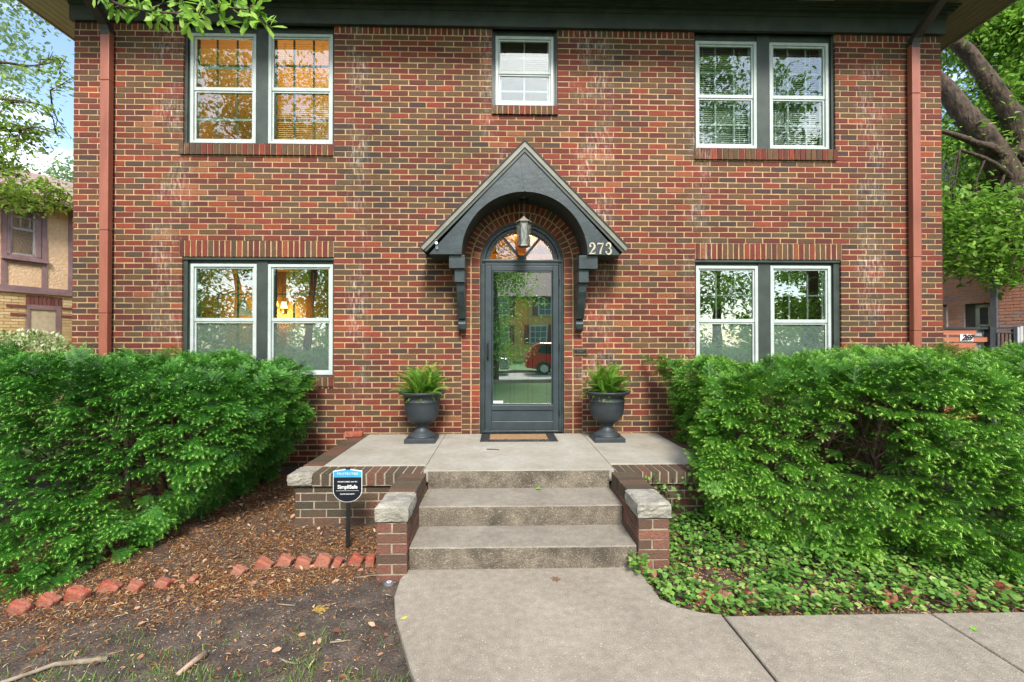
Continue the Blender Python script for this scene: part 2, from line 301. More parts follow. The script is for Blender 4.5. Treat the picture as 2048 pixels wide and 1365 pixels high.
# walk: left edge curve, then the walk turns away to the right
WL = [(-.635, -2.38), (-.66, -2.5), (-.65, -2.7), (-.6, -2.9), (-.52, -3.1), (-.42, -3.35), (-.28, -3.62), (-.08, -3.88), (.2, -4.1), (.6, -4.28), (1.1, -4.36), (1.25, -4.37)]
WR = [(.93, -2.38), (.945, -2.6), (.96, -2.78), (1.05, -2.87), (1.15, -2.92), (1.25, -2.94)]
def build_walk():
    g = .006
    slabs = [WL[:-1]+[(1.25-g, -4.37), (1.25-g, -2.94)]+WR[:-1][::-1]]
    edges = [1.25, 2.44, 3.66, 4.9, 6.1, 7.3]
    for a, b in zip(edges, edges[1:]): slabs.append([(a+g, -4.37), (b-g, -4.37), (b-g, -2.955), (a+g, -2.955)])
    mb = MB()
    for s in slabs:
        n = len(s); cx = sum(p[0] for p in s)/n; cy = sum(p[1] for p in s)/n
        top = [(x, y, 0) for x, y in s]
        ins = [(x+(cx-x)*.008, y+(cy-y)*.008, .006) for x, y in s]
        bot = [(x, y, -.12) for x, y in s]
        mb.add(ins+top+bot, [tuple(range(n))]+[(n+i, n+(i+1) % n, (i+1) % n, i) for i in range(n)]+[(2*n+i, 2*n+(i+1) % n, n+(i+1) % n, n+i) for i in range(n)])
    o = mb.build('walkway', M_conc, org=(0, 0, 0)); o['kind'] = 'structure'
build_walk()

# ------------------------------------------------------------------ brick laying
CH = .0677; BL = .2165
def fill(mb, a0, a1, z0, z1, fn, off=0, depth=.10, proud=.0, joint=.0135, ch=CH, bl=BL, zbase=0.0, ends=True):
    """running bond over a rectangle; fn maps (a, d, z) -> xyz with d inward"""
    i0 = math.floor((z0-zbase)/ch); i1 = math.ceil((z1-zbase)/ch)
    for i in range(i0, i1):
        lo = max(z0, zbase+i*ch+joint*.5); hi = min(z1, zbase+(i+1)*ch-joint*.5)
        if hi-lo < .015: continue
        for (s, e) in (a0(lo, hi) if callable(a0) else [(a0, a1)]):
            o = (off+(i % 2)*bl/2) % bl; k = math.floor((s-o)/bl); cuts = []
            x = o+k*bl
            while x < e:
                if x > s+.045 and x < e-.045: cuts.append(x+random.uniform(-.004, .004))
                x += bl
            cs = [s]+cuts+[e]
            for c0, c1 in zip(cs, cs[1:]):
                l = c0+(joint*.5 if c0 != s else .001); r = c1-(joint*.5 if c1 != e else .001)
                if r-l < .02: continue
                d0 = -proud+random.uniform(-.0015, .0025); rn = min(1, max(0, random.betavariate(1.35, 1.55)+.10*math.sin(l*1.3+lo*2.1+2*math.sin(lo*1.1))))
                j = .0016; q = lambda: random.uniform(-j, j); zl, zh = lo+q(), hi+q()
                c = [(l+q(), d0, zl), (r+q(), d0, zl+q()), (r+q(), depth, zl), (l+q(), depth, zl), (l+q(), d0, zh), (r+q(), d0, zh+q()), (r+q(), depth, zh), (l+q(), depth, zh)]
                mb.hexa([fn(*p) for p in c], rn)
def row(mb, a0, a1, z0, z1, fn, w=.0677, depth=.1, proud=0, joint=.015):
    n = max(1, round((a1-a0)/w)); w = (a1-a0)/n
    for k in range(n):
        l = a0+k*w+joint/2; r = a0+(k+1)*w-joint/2; q = lambda: random.uniform(-.002, .002); d0 = -proud+q()
        c = [(l+q(), d0, z0+q()), (r+q(), d0, z0+q()), (r, depth, z0), (l, depth, z0), (l+q(), d0, z1+q()), (r+q(), d0, z1+q()), (r, depth, z1), (l, depth, z1)]
        mb.hexa([fn(*p) for p in c], min(1, max(0, random.betavariate(1.5, 1.7))))

XL, XR, ZT = -5.078, 5.468, 5.385
HD = 9.0           # house depth
# (x0,x1,z0,z1) openings in the brick face
OP = dict(UL=(-3.80, -2.015, 3.935, 5.3849), CU=(-.115, .685, 4.43, 5.3849), UR=(2.37, 4.125, 3.935, 5.3849), LL=(-3.80, -2.012, 1.15, 2.58), LR=(2.37, 4.185, 1.15, 2.575))
SILL = dict(UL=(-3.835, -2.012, 3.80, 3.935), CU=(-.118, .69, 4.325, 4.43), UR=(2.36, 4.14, 3.80, 3.935), LL=(-3.83, -2.0, 1.035, 1.15), LR=(2.35, 4.20, 1.035, 1.15))
SOLD = dict(LL=(-3.84, -2.012, 2.58, 2.785), LR=(2.37, 4.20, 2.575, 2.78))
ACX, ACZ, AR = .252, 2.52, .507   # arch centre and inner radius
RO = AR+.225
rects = list(OP.values())+list(SILL.values())+list(SOLD.values())
def intervals(z0, z1, x0=XL, x1=XR):
    zm = (z0+z1)/2; blk = []
    for r in rects:
        if r[2] < zm < r[3]: blk.append((r[0], r[1]))
    if zm < ACZ: blk.append((ACX-RO, ACX+RO))
    elif zm < ACZ+RO: h = math.sqrt(RO**2-(zm-ACZ)**2); blk.append((ACX-h, ACX+h))
    if zm > 5.285: return []
    out = []; cur = x0
    for a, b in sorted(blk):
        if a > cur+.001: out.append((cur, a))
        cur = max(cur, b)
    if cur < x1-.001: out.append((cur, x1))
    return out
house = thing('brick_house', 'two storey red brick house with arched front door and dark gabled door hood', 'house', (0.2, 0, 0))
ident = lambda a, d, z: (a, d, z)
def build_wall():
    mb = MB()
    fill(mb, lambda lo, hi: intervals(lo, hi), None, -.15, 5.285, ident, off=.07)
    # upper rowlock course under the frieze
    cuts = [XL, OP['UL'][0], OP['UL'][1], OP['CU'][0], OP['CU'][1], OP['UR'][0], OP['UR'][1], XR]
    for a, b in zip(cuts[::2], cuts[1::2]): row(mb, a, b, 5.29, 5.384, ident)
    for k, s in SOLD.items(): row(mb, s[0], s[1], s[2]+.006, s[3]-.008, ident)
    # jamb and arch headers
    for s in (-1, 1):
        for r0, r1 in ((AR+.006, AR+.103), (AR+.118, AR+.22)):
            z = -.1
            while z < ACZ-.02:
                a, b = sorted((ACX+s*r0, ACX+s*r1)); mb.box(a, b, random.uniform(-.002, .002), .1, z+.006, z+CH-.006, random.betavariate(1.6, 1.4), j=.0015); z += CH
    for r0, r1, n in ((AR+.006, AR+.103, 27), (AR+.118, AR+.22, 33)):
        for k in range(n):
            a0 = math.pi*k/n+.006/r0; a1 = math.pi*(k+1)/n-.006/r0
            pl = [(ACX+r*math.cos(a), ACZ+r*math.sin(a)) for r, a in ((r0, a1), (r0, a0), (r1, a0), (r1, a1))]
            mb.prism(pl, random.uniform(-.002, .002), .1, random.betavariate(1.6, 1.4))
    # side walls
    fill(mb, .1, HD, -.15, ZT, lambda a, d, z: (XL+d, a, z), off=.02, depth=.05)
    fill(mb, .1, HD, -.15, ZT, lambda a, d, z: (XR-d, a, z), off=.02, depth=.05)
    wall = mb.build('wall', M_brick, house)
    # mortar body
    mo = MB(); zs = sorted({-.2, 5.285, 5.385, ACZ, ACZ+RO}|{z for r in rects for z in r[2:]}|{round(ACZ+RO*math.sin(t*math.pi/44), 4) for t in range(22)})
    for a, b in zip(zs, zs[1:]):
        if b-a < 1e-4: continue
        zm = (a+b)/2
        if zm < 5.285: iv = intervals(a, b)
        else: iv = list(zip(cuts[::2], cuts[1::2]))
        for s, e in iv: mo.box(s+.003 if s != XL else s+.006, e-.003 if e != XR else e-.006, .0042, .24, a, b)
    for k, s in list(SOLD.items()): mo.box(s[0], s[1], .005, .24, s[2]+.004, s[3])
    for s in (-1, 1):
        a, b = sorted((ACX+s*(AR+.004), ACX+s*(RO+.004))); mo.box(a, b, .0046, .2, -.2, ACZ)
    n = 44
    for k in range(n):
        a0 = math.pi*k/n; a1 = math.pi*(k+1)/n
        mo.prism([(ACX+r*math.cos(a), ACZ+r*math.sin(a)) for r, a in ((AR+.004, a1), (AR+.004, a0), (RO+.012, a0), (RO+.012, a1))], .0052, .2)
    mo.box(XL+.008, XL+.2, .24, HD, -.2, ZT); mo.box(XR-.2, XR-.008, .24, HD, -.2, ZT); mo.box(XL+.01, XR-.01, HD-.2, HD, -.2, ZT)
    mo.build('mortar', M_mortar, wall)
    for k, s in SILL.items():
        sb = MB(); row(sb, s[0], s[1], s[2], s[3]-.002, lambda a, d, z: (a, d, z+(.012 if z > s[3]-.05 and d > 0 else 0)), proud=.028, joint=.012)
        so_ = sb.build('window_sill', M_brick, house)
        m2 = MB(); m2.box(s[0]+.004, s[1]-.004, -.014, .1, s[2]+.004, s[3]-.006); m2.build('mortar', M_mortar, so_)
build_wall()

# ------------------------------------------------------------------ eaves, roof, downspouts
def build_eaves():
    fz = MB(); y = -.045
    fz.box(XL-.02, XR+.02, y, .005, 5.372, 5.575); fz.box(XL-.02, XR+.02, .24, HD, 5.386, 5.575)
    fz.box(XL-.025, XR+.025, y-.012, .004, 5.55, 5.60)
    fz.build('frieze_board', M_trim, house)
    cm = MB()
    for k, (dy, z0, z1) in enumerate(((.06, 5.602, 5.625), (.085, 5.627, 5.645), (.11, 5.647, 5.668))): cm.box(XL-.02-dy*.8, XR+.02+dy*.8, -.045-dy, -.0, z0, z1)
    cm.build('crown_moulding', MATS['dark_green_paint'], house)
    ov = .70; zs = 5.67
    def boards(mb, x0, x1, y0, y1, along):      # beadboard strips with grooves
        w = .09
        if along == 'x':
            t = y0
            while t < y1-1e-3: mb.box(x0, x1, t+.003, min(t+w, y1)-.003, zs, zs+.02, random.random()); t += w
        else:
            t = x0
            while t < x1-1e-3: mb.box(t+.003, min(t+w, x1)-.003, y0, y1, zs, zs+.02, random.random()); t += w
    f = MB(); boards(f, XL-.02, XR+.02, -ov, -.0, 'x')
    f.build('soffit', mat('brown_soffit_board', srgb(112, 100, 86), srgb(92, 82, 72), scale=4, rough=.6), house)
    M_sofr = mat('darker_soffit', (.24, .195, .155), (.19, .155, .12), scale=3, rough=.7)  # right side soffit boards, a darker colour than the left ones
    for a, b, nm in ((XL-ov, XL-.02, 'soffit'), (XR+.02, XR+ov, 'soffit')):
        s = MB(); boards(s, a, b, -ov, HD+.4, 'y'); s.box(a, b, -ov, HD+.4, zs+.024, zs+.03)
        s.build(nm, M_soffit if a < 0 else M_sofr, house)
    b = MB(); b.box(XL-ov, XR+ov, -ov, HD+.4, zs+.031, zs+.05); b.build('eave_deck', M_dkmetal, house)
    v = MB()
    for k in range(9): v.box(3.55+k*.05, 3.59+k*.05, -.42, -.16, zs-.004, zs+.0005)
    v.build('soffit_vent', M_soffit, house)
    fa = MB(); z0, z1 = 5.655, 5.83
    for (x0, x1, y0, y1) in ((XL-ov-.02, XR+ov+.02, -ov-.022, -ov-.002), (XL-ov-.022, XL-ov-.002, -ov, HD+.4), (XR+ov+.002, XR+ov+.022, -ov, HD+.4)): fa.box(x0, x1, y0, y1, z0, z1)
    fa.build('fascia', M_soffit, house)
    g = MB(); g.box(XL-ov, XR+ov, -ov-.13, -ov-.024, 5.70, 5.82); g.build('gutter', M_down, house)
    r = MB(); a = (XL-ov-.05, -ov-.06, 5.835); c = (XR+ov+.05, HD+.46, 5.835); cy = (a[1]+c[1])/2; h = 8.2
    r.add([(a[0], a[1], a[2]), (c[0], a[1], a[2]), (c[0], c[1], a[2]), (a[0], c[1], a[2]), (a[0]+4.5, cy, h), (c[0]-4.5, cy, h)], [(0, 1, 5, 4), (1, 2, 5), (2, 3, 4, 5), (3, 0, 4), (0, 3, 2, 1)])
    r.build('roof', M_shingle, house)
    for xc, bands in ((-4.64, (4.63, 2.87, 1.9)), (5.06, (4.6, 2.6, 1.7))):
        d = MB(); w = .052
        zz = [5.2]+list(bands)+[-.02]
        for i, (t, b) in enumerate(zip(zz, zz[1:])):
            d.box(xc-w+.003*i*.3, xc+w-.003*i*.3, -.10+.002*i, -.025, b+.001, t-.001)
        dn = d.build('downspout', M_down, house, bevel=.008)
        e = MB(); e.smooth = False
        pts = [(xc, -.062, 5.16), (xc, -.062, 5.23), (xc, -.09, 5.29), (xc, -.72, 5.70)]
        for p, q in zip(pts, pts[1:]): e.bar(p, Vector(q)+(Vector(q)-Vector(p)).normalized()*.012, .098, .078, up=(0, 1, 0.2))
        e.build('elbow', M_dkmetal, dn, bevel=.006)
build_eaves()

# ------------------------------------------------------------------ windows
M_orange = mat('orange_wall', (.52, .30, .11), (.44, .24, .09), scale=1.5, rough=.9)
M_olive = mat('ochre_wall', (.34, .22, .08), (.26, .18, .07), scale=1.5, rough=.9)
M_greyroom = mat('grey_room_wall', (.16, .16, .15), (.12, .12, .11), scale=1.5, rough=.9)
M_dark = mat('dark_floor', (.06, .04, .03), rough=.6)
M_blind_w = mat('warm_blind', (.70, .50, .26), (.62, .42, .2), rough=.6)
M_blind_g = mat('pale_blind', (.78, .82, .76), (.7, .75, .7), rough=.6)
M_munt = mat('muntin_paint', (.05, .055, .05), rough=.5)
M_muntw = mat('muntin_pale', (.3, .34, .34), rough=.5)
def window(px, room=None, blind=None, rails=(), munt=None, mv=(.345, .69), screen=False, glassm=None, label=None):
    """px = outer white frame x0,y0,x1,y1 in the photograph and the meeting rail y"""
    xa, ya, xb, yb, ym = px; Y = .035
    x0, z1 = W(xa, ya, Y); x1, z0 = W(xb, yb, Y); _, zm = W((xa+xb)/2, ym, Y); zt = (z1+W(xb, ya, Y)[1])/2
    z1 = zt; fw = .036
    f = MB()
    def frame(mb, x0, x1, z0, z1, w, y0, y1, wb=None):
        wb = wb or w
        mb.box(x0, x0+w, y0, y1, z0, z1); mb.box(x1-w, x1, y0, y1, z0, z1); mb.box(x0+w, x1-w, y0, y1, z1-w, z1); mb.box(x0+w, x1-w, y0, y1, z0, z0+wb)
    frame(f, x0, x1, z0, z1, fw, Y, .075, .04)
    i0, i1, j0, j1 = x0+fw+.001, x1-fw-.001, z0+.041, z1-fw-.001
    frame(f, i0, i1, zm-.02, j1, .02, Y+.016, .07, .042)
    frame(f, i0, i1, j0, zm-.021, .02, Y+.026, .07, .03)
    w = f.build('window', M_white, house, bevel=.003)
    if label: w['label'] = label
    gl = MB(); gl.box(i0+.018, i1-.018, Y+.030, Y+.033, zm+.02, j1-.018); gl.box(i0+.018, i1-.018, Y+.037, Y+.040, j0+.028, zm-.04)
    gl.build('pane', glassm or M_glass, w)
    mu = MB(); a, b = i0+.004, i1-.004
    for (q0, q1) in ((zm+.022, j1), (j0, zm-.03)):
        mu.box(a, a+.03, .095, .115, q0, q1); mu.box(b-.03, b, .095, .115, q0, q1)
        for t in mv: xx = a+(b-a)*t; mu.box(xx-.009, xx+.009, .098, .112, q0, q1)
        zz = q0+(q1-q0)*.48; mu.box(a, b, .097, .113, zz-.009, zz+.009)
    mu.box(a, b, .092, .118, zm-.03, zm+.022)
    mu.build('muntin', munt or M_munt, w)
    if rails:
        for yr in rails: rb = MB(); _, zr = W((xa+xb)/2, yr, .08); rb.box(i0, i1, .078, .088, zr-.012, zr+.012); rb.build('sash_rail', M_muntw, w)
    if screen:
        s = MB(); s.box(i0+.019, i1-.019, Y+.0455, Y+.0465, j0+.02, zm-.042); s.build('insect_screen', M_screen, w)
    if blind:
        bm, zb = blind; s = MB(); z = j1-.02
        while z > max(zb, j0): s.add([(a+.01, .15, z), (b-.01, .15, z), (b-.01, .172, z+.017), (a+.01, .172, z+.017)], [(0, 1, 2, 3)], random.random()); z -= .0255
        s.box(a+.1, a+.103, .15, .152, max(zb, j0), j1); s.box(b-.12, b-.117, .15, .152, max(zb, j0), j1)
        s.build('blind', bm, w)
    return w, (x0, x1, z0, z1)
def casing(key, wins, ytop=.055):
    x0, x1, z0, z1 = OP[key]; c = MB(); ws = sorted(w[1] for w in wins)
    c.box(x0-.02, ws[0][0]-.001, .055, .13, z0, z1); c.box(ws[-1][1]+.001, x1+.02, .055, .13, z0, z1)
    for a, b in zip(ws, ws[1:]): c.box(a[1]+.001, b[0]-.001, .042, .13, z0, z1)
    for w in ws:
        c.box(w[0]-.0005, w[1]+.0005, .055, .13, w[3]+.001, z1); c.box(w[0]-.0005, w[1]+.0005, .05, .13, z0, w[2]-.001)
    c.box(x0-.02, ws[0][0]-.03, .03, .054, z0, z1); c.box(ws[-1][1]+.03, x1+.02, .03, .054, z0, z1)   # brick moulding
    c.box(x0, x1, .02, .052, z0-.004, z0+.022)
    if key in ('LL', 'LR'): c.box(x0, x1, .012, .054, z1-.03, z1-.001)
    c.build('window_casing', M_trim, house, bevel=.003)
def room(key, x0, x1, z0, z1, depth, m, floor=M_dark):
    r = MB(); a, b = .24, depth
    c = [(x0, a, z0), (x1, a, z0), (x1, b, z0), (x0, b, z0), (x0, a, z1), (x1, a, z1), (x1, b, z1), (x0, b, z1)]
    r.add(c, [(2, 3, 7, 6), (1, 2, 6, 5), (3, 0, 4, 7), (4, 5, 6, 7)]); r.add(c, [(0, 1, 2, 3)], mi=1)
    # inner skin of the front wall round the opening
    o = OP.get(key)
    if o:
        y = .242
        for (p, q, s, t) in ((x0, o[0], z0, z1), (o[1], x1, z0, z1), (o[0], o[1], z0, o[2]), (o[0], o[1], o[3], z1)):
            if q-p > .01 and t-s > .01: r.add([(p, y, s), (q, y, s), (q, y, t), (p, y, t)], [(0, 1, 2, 3)])
    return r.build('room', [m, floor], house)
def lamp(name, loc, e, col=(1, .55, .2), r=.08):
    l = bpy.data.lights.new(name, 'POINT'); l.energy = e; l.color = col; l.shadow_soft_size = r
    o = bpy.data.objects.new(name, l); COL.objects.link(o); o.location = loc
u1 = window((381, 67, 511, 289, 177), blind=None, rails=(137, 240)); u2 = window((537, 68, 665, 290, 178), blind=(M_blind_w, 3.9)); casing('UL', [u1, u2])
c1 = window((991, 73, 1107, 212, 144), mv=(.5,), munt=M_muntw, blind=(mat('grey_blind', (.34, .38, .35), (.3, .34, .31)), 4.85)); casing('CU', [c1])
r1 = window((1391, 83, 1514, 298, 192), blind=(M_blind_g, 3.9), munt=M_muntw); r2 = window((1539, 86, 1658, 301, 194), blind=(M_blind_g, 3.9), munt=M_muntw); casing('UR', [r1, r2])
l1 = window((381, 528, 512, 753, 640), screen=True, glassm=M_glass_l); l2 = window((536, 529, 665, 753, 640), screen=True, glassm=M_glass_l); casing('LL', [l1, l2])
q1 = window((1392, 532, 1517, 756, 642), screen=True, glassm=M_glass_l, munt=M_muntw); q2 = window((1541, 532, 1663, 756, 643), screen=True, glassm=M_glass_l, munt=M_muntw); casing('LR', [q1, q2])
room('UL', -4.8, -1.2, 3.0, 5.38, 3.6, M_orange); room('CU', -1.0, 1.3, 3.3, 5.38, 2.2, M_greyroom); room('UR', 1.5, 5.2, 3.0, 5.38, 3.2, M_greyroom)
room('LL', -4.8, -.9, .5, 2.95, 3.4, M_olive); room('LR', 1.5, 5.2, .5, 2.95, 3.4, M_greyroom)
lamp('ceiling_light', (-2.7, 1.1, 4.1), 38, (1, .66, .36), .15)
lamp('lower_right_light', (2.0, 1.2, 2.5), 6, (1, .45, .15), .1)  # small warm point light in the lower right room, without a lamp body

# ------------------------------------------------------------------ front door
M_storm = mat('storm_door_paint', srgb(55, 66, 72), srgb(46, 56, 60), scale=7, rough=.38, bump=.08, bscale=30)
M_door = mat('green_door_paint', (.04, .13, .08), (.03, .10, .06), scale=5, rough=.35)
M_brass = mat('aged_brass', (.55, .42, .2), (.4, .3, .15), rough=.3, metal=1)
M_black = mat('black_metal', (.015, .015, .016), rough=.4)
def arc(cx, cz, r, a0, a1, n): return [(cx+r*math.cos(a0+(a1-a0)*k/n), cz+r*math.sin(a0+(a1-a0)*k/n)) for k in range(n+1)]
def build_door():
    # frame following the arch
    fr = MB(); jw = .055
    for s in (-1, 1):
        a, b = sorted((ACX+s*(AR+.004), ACX+s*(AR-jw))); fr.box(a, b, .05, .2, .462, ACZ)
        a, b = sorted((ACX+s*(AR-.002), ACX+s*(AR-.02))); fr.box(a, b, .03, .0495, .462, ACZ)
    n = 30
    for k in range(n):
        a0 = math.pi*k/n; a1 = math.pi*(k+1)/n
        for r0, r1, y in ((AR-jw, AR+.004, .05), (AR-.02, AR-.002, .03), (AR-.105, AR-jw-.001, .075)):
            fr.prism([(ACX+r*math.cos(a), ACZ+r*math.sin(a)) for r, a in ((r0, a1), (r0, a0), (r1, a0), (r1, a1))], y, .2 if y > .04 else .0495)
    fr.box(ACX-AR+jw, ACX+AR-jw, .045, .2, 2.50, 2.575)
    fr.box(ACX-AR+.02, ACX+AR-.02, .03, .0445, 2.545, 2.57)
    fr.box(ACX-AR+jw, ACX+AR-jw, .045, .2, .462, .488)
    fr.build('door_frame', M_hood, house, bevel=.004)
    # fanlight
    fl = MB(); r = AR-.105; hub = .06; cz = 2.576
    for ang in (52, 128): 
        a = R_(ang); fl.bar((ACX+hub*math.cos(a)*.5, .1, cz+hub*math.sin(a)*.5), (ACX+r*1.01*math.cos(a), .1, cz+r*.96*math.sin(a)), .03, .018, up=(0, 1, 0))
    fl.prism(arc(ACX, cz, hub, 0, math.pi, 12), .085, .118)
    fan = fl.build('fanlight', M_hood, house)
    g = MB(); g.prism(arc(ACX, cz, r+.01, .0, math.pi, 24), .122, .125); g.build('pane', M_glass, fan)
    # storm door
    x0, x1 = -.196, .70; z0, z1 = .492, 2.497; Y = .045
    gx0, gx1, gz0, gz1 = -.118, .632, .80, 2.435
    s = MB(); s.box(x0, gx0, Y, Y+.035, z0, z1); s.box(gx1, x1, Y, Y+.035, z0, z1); s.box(gx0, gx1, Y, Y+.035, gz1, z1)
    s.box(gx0, gx1, Y, Y+.035, .735, gz0); s.box(gx0, gx1, Y, Y+.035, z0, .60); s.box(gx0, gx1, Y+.014, Y+.034, .60, .735)
    s.box(gx0+.006, gx0+.02, Y+.008, Y+.03, gz0, gz1); s.box(gx1-.02, gx1-.006, Y+.008, Y+.03, gz0, gz1); s.box(gx0+.02, gx1-.02, Y+.008, Y+.03, gz1-.018, gz1-.004); s.box(gx0+.02, gx1-.02, Y+.008, Y+.03, gz0+.004, gz0+.018)
    sdo = s.build('storm_door', M_storm, house, bevel=.004)
    g = MB(); g.box(gx0+.018, gx1-.018, Y+.016, Y+.019, gz0+.016, gz1-.016); g.build('pane', M_glass_d, sdo)
    h = MB(); hx = W(975.5, 700, .04)[0]; zt = W(975, 686, .04)[1]; zb = W(975, 722, .04)[1]
    h.box(hx-.012, hx+.012, Y-.012, Y-.001, zb, zt); h.tube([(hx, Y-.012, zt-.02), (hx, Y-.045, zt-.05), (hx, Y-.045, zb+.05), (hx, Y-.012, zb+.02)], .008, 8)
    h.build('handle', M_black, sdo)
    st = MB(); a = W(983, 812, .04); b = W(1003, 805, .04); st.box(gx0+.02, gx0+.14, Y+.0135, Y+.0155, gz0+.018, gz0+.05); st.build('sticker', mat('paper', (.7, .72, .7)), sdo)
    # hinges of the storm door
    for z in (.7, 1.5, 2.3): hg = MB(); hg.tube([(x1+.006, Y-.004, z-.04), (x1+.006, Y-.004, z+.04)], .008, 8); hg.build('hinge', M_black, sdo)
    # inner panelled door
    d = MB(); a0, a1 = ACX-AR+jw, ACX+AR-jw; Yd = .15
    d.box(a0, a1, Yd+.02, Yd+.05, .49, 2.5)
    cols = [a0, a0+.13, a0+.155, a0+.33, a0+.355, a1-.355, a1-.33, a1-.155, a1-.13, a1]
    for x, w in ((a0, .10), (a0+.285, .075), (a1-.36, .075), (a1-.10, .10)): d.box(x, x+w, Yd, Yd+.019, .49, 2.5)
    for z, h2 in ((.49, .2), (2.33, .17)): d.box(a0+.1, a1-.1, Yd+.001, Yd+.019, z, z+h2)
    for z in (1.38, 1.62, 2.12): d.box(a0+.36, a1-.36, Yd+.002, Yd+.019, z, z+.05)
    dr = d.build('front_door', M_door, house, bevel=.003)
    M_gv = mat('groove_shadow_paint', (.006, .012, .01), rough=.5)  # dark strips painted in for the shade inside the door's panel grooves
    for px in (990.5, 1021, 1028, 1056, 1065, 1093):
        gx = W(px, 700, Yd)[0]; gv = MB(); gv.box(gx-.007, gx+.007, Yd-.004, Yd-.0005, .80, 2.38); gv.build('groove_shade_strip', M_gv, dr)
    wv = MB(); wv.box(a0+.375, a1-.375, Yd+.012, Yd+.0185, 1.69, 2.10); wv.build('pane', mat('door_light_amber', (.35, .16, .03), (.12, .07, .02), scale=12, rough=.2), dr)
    kx, kz = W(1043, 655, Yd); k = MB(); _, kb = W(1043, 698, Yd)
    k.lathe([(.0, 0), (.012, .005), (.02, .02), (.012, .035), (.018, .05), (.006, .07), (0, .09)], (kx, Yd-.01, kz-.03), 12)
    k.tube([(kx, Yd-.02, kz-.03), (kx-.03, Yd-.025, kz-.08), (kx-.032, Yd-.025, kz-.14), (kx-.012, Yd-.025, kb+.01), (kx+.012, Yd-.025, kb+.01), (kx+.032, Yd-.025, kz-.14), (kx+.03, Yd-.025, kz-.08), (kx, Yd-.02, kz-.03)], .007, 8)
    k.lathe([(.0, -.02), (.013, 0), (.02, .04), (.012, .07), (0, .09)], (kx, Yd-.02, kb+.05), 12)
    k.build('knocker', M_brass, dr, smooth=True)
    # hall behind
    hl = MB(); c = [(-.6, .3, .45), (1.1, .3, .45), (1.1, 2.8, .45), (-.6, 2.8, .45), (-.6, .3, 3.2), (1.1, .3, 3.2), (1.1, 2.8, 3.2), (-.6, 2.8, 3.2)]
    hl.add(c, [(2, 3, 7, 6), (1, 2, 6, 5), (3, 0, 4, 7), (4, 5, 6, 7), (0, 1, 2, 3)])
    hl.build('room', M_orange, house)
    cl = MB(); cl.lathe([(0, -.07), (.07, -.055), (.11, -.02), (.115, 0)], (.42, 1.1, 3.19), 20); cl.build('ceiling_lamp', mat('lamp_glow', (.9, .6, .3), emit=(1, .62, .25), estr=6), house, smooth=True)
    lamp('hall_light', (.42, 1.1, 3.0), 24, (1, .55, .2), .1)
build_door()

# ------------------------------------------------------------------ wall sconces seen through the lower left window
M_shade = mat('lit_shade', (.9, .6, .3), emit=(1, .55, .17), estr=4.5)
def sconce(name, px, py, s, Y, label):
    c = P(px, py, Y); t = thing(name, label, 'lamp', c, 'wall sconces with two shades')
    p = MB(); p.lathe([(0, -.09*s), (.03*s, -.08*s), (.035*s, .0), (.03*s, .08*s), (0, .09*s)], (c.x, Y, c.z-.1*s), 10); 
    p.build('back_plate', M_brass, t)
    for sx in (-1, 1):
        a = MB(); x = c.x+sx*.085*s; zt = c.z+(.03 if sx < 0 else -.01)*s
        a.tube([(c.x, Y-.02, c.z-.1*s), (c.x+sx*.05*s, Y-.06*s, c.z-.15*s), (x, Y-.1*s, c.z-.12*s), (x, Y-.1*s, zt-.04*s)], .007*s, 6); a.build('arm', M_brass, t)
        h = MB(); h.lathe([(.062*s, -.05*s), (.048*s, .0), (.034*s, .06*s)], (x, Y-.1*s, zt), 14); h.build('lamp_shade', M_shade, t, smooth=True)
    return c
a = sconce('wall_sconce', 461, 602, 1.5, 3.3, 'lit two-shade wall sconce showing through the left sash of the lower left window')
lamp('sconce_light', (a.x, 3.2, a.z-.25), 26, (1, .5, .16), .02)
b = sconce('wall_sconce', 564, 611, 1.0, 3.3, 'smaller lit two-shade wall sconce showing through the right sash of the lower left window')
lamp('sconce_light', (b.x, 3.22, b.z-.2), 13, (1, .5, .16), .02)
def drape():
    d = MB(); v = []; n = 12
    for i in range(n+1):
        t = i/n
        for k in range(7):
            px = 480+(k/6)*14+(1-t)*14*(k/6-.5)*-1; x, z = W(486+(k-3)*(1.2+6*(1-t)**1.5), 632-t*38, .5); v.append((x, .5+.02*math.sin(k*2.1), z))
    d.add(v, [(i*7+k, i*7+k+1, (i+1)*7+k+1, (i+1)*7+k) for i in range(n) for k in range(6)])
    o = d.build('curtain', mat('pale_drape', (.7, .6, .5), rough=.9), house, smooth=True)
drape()

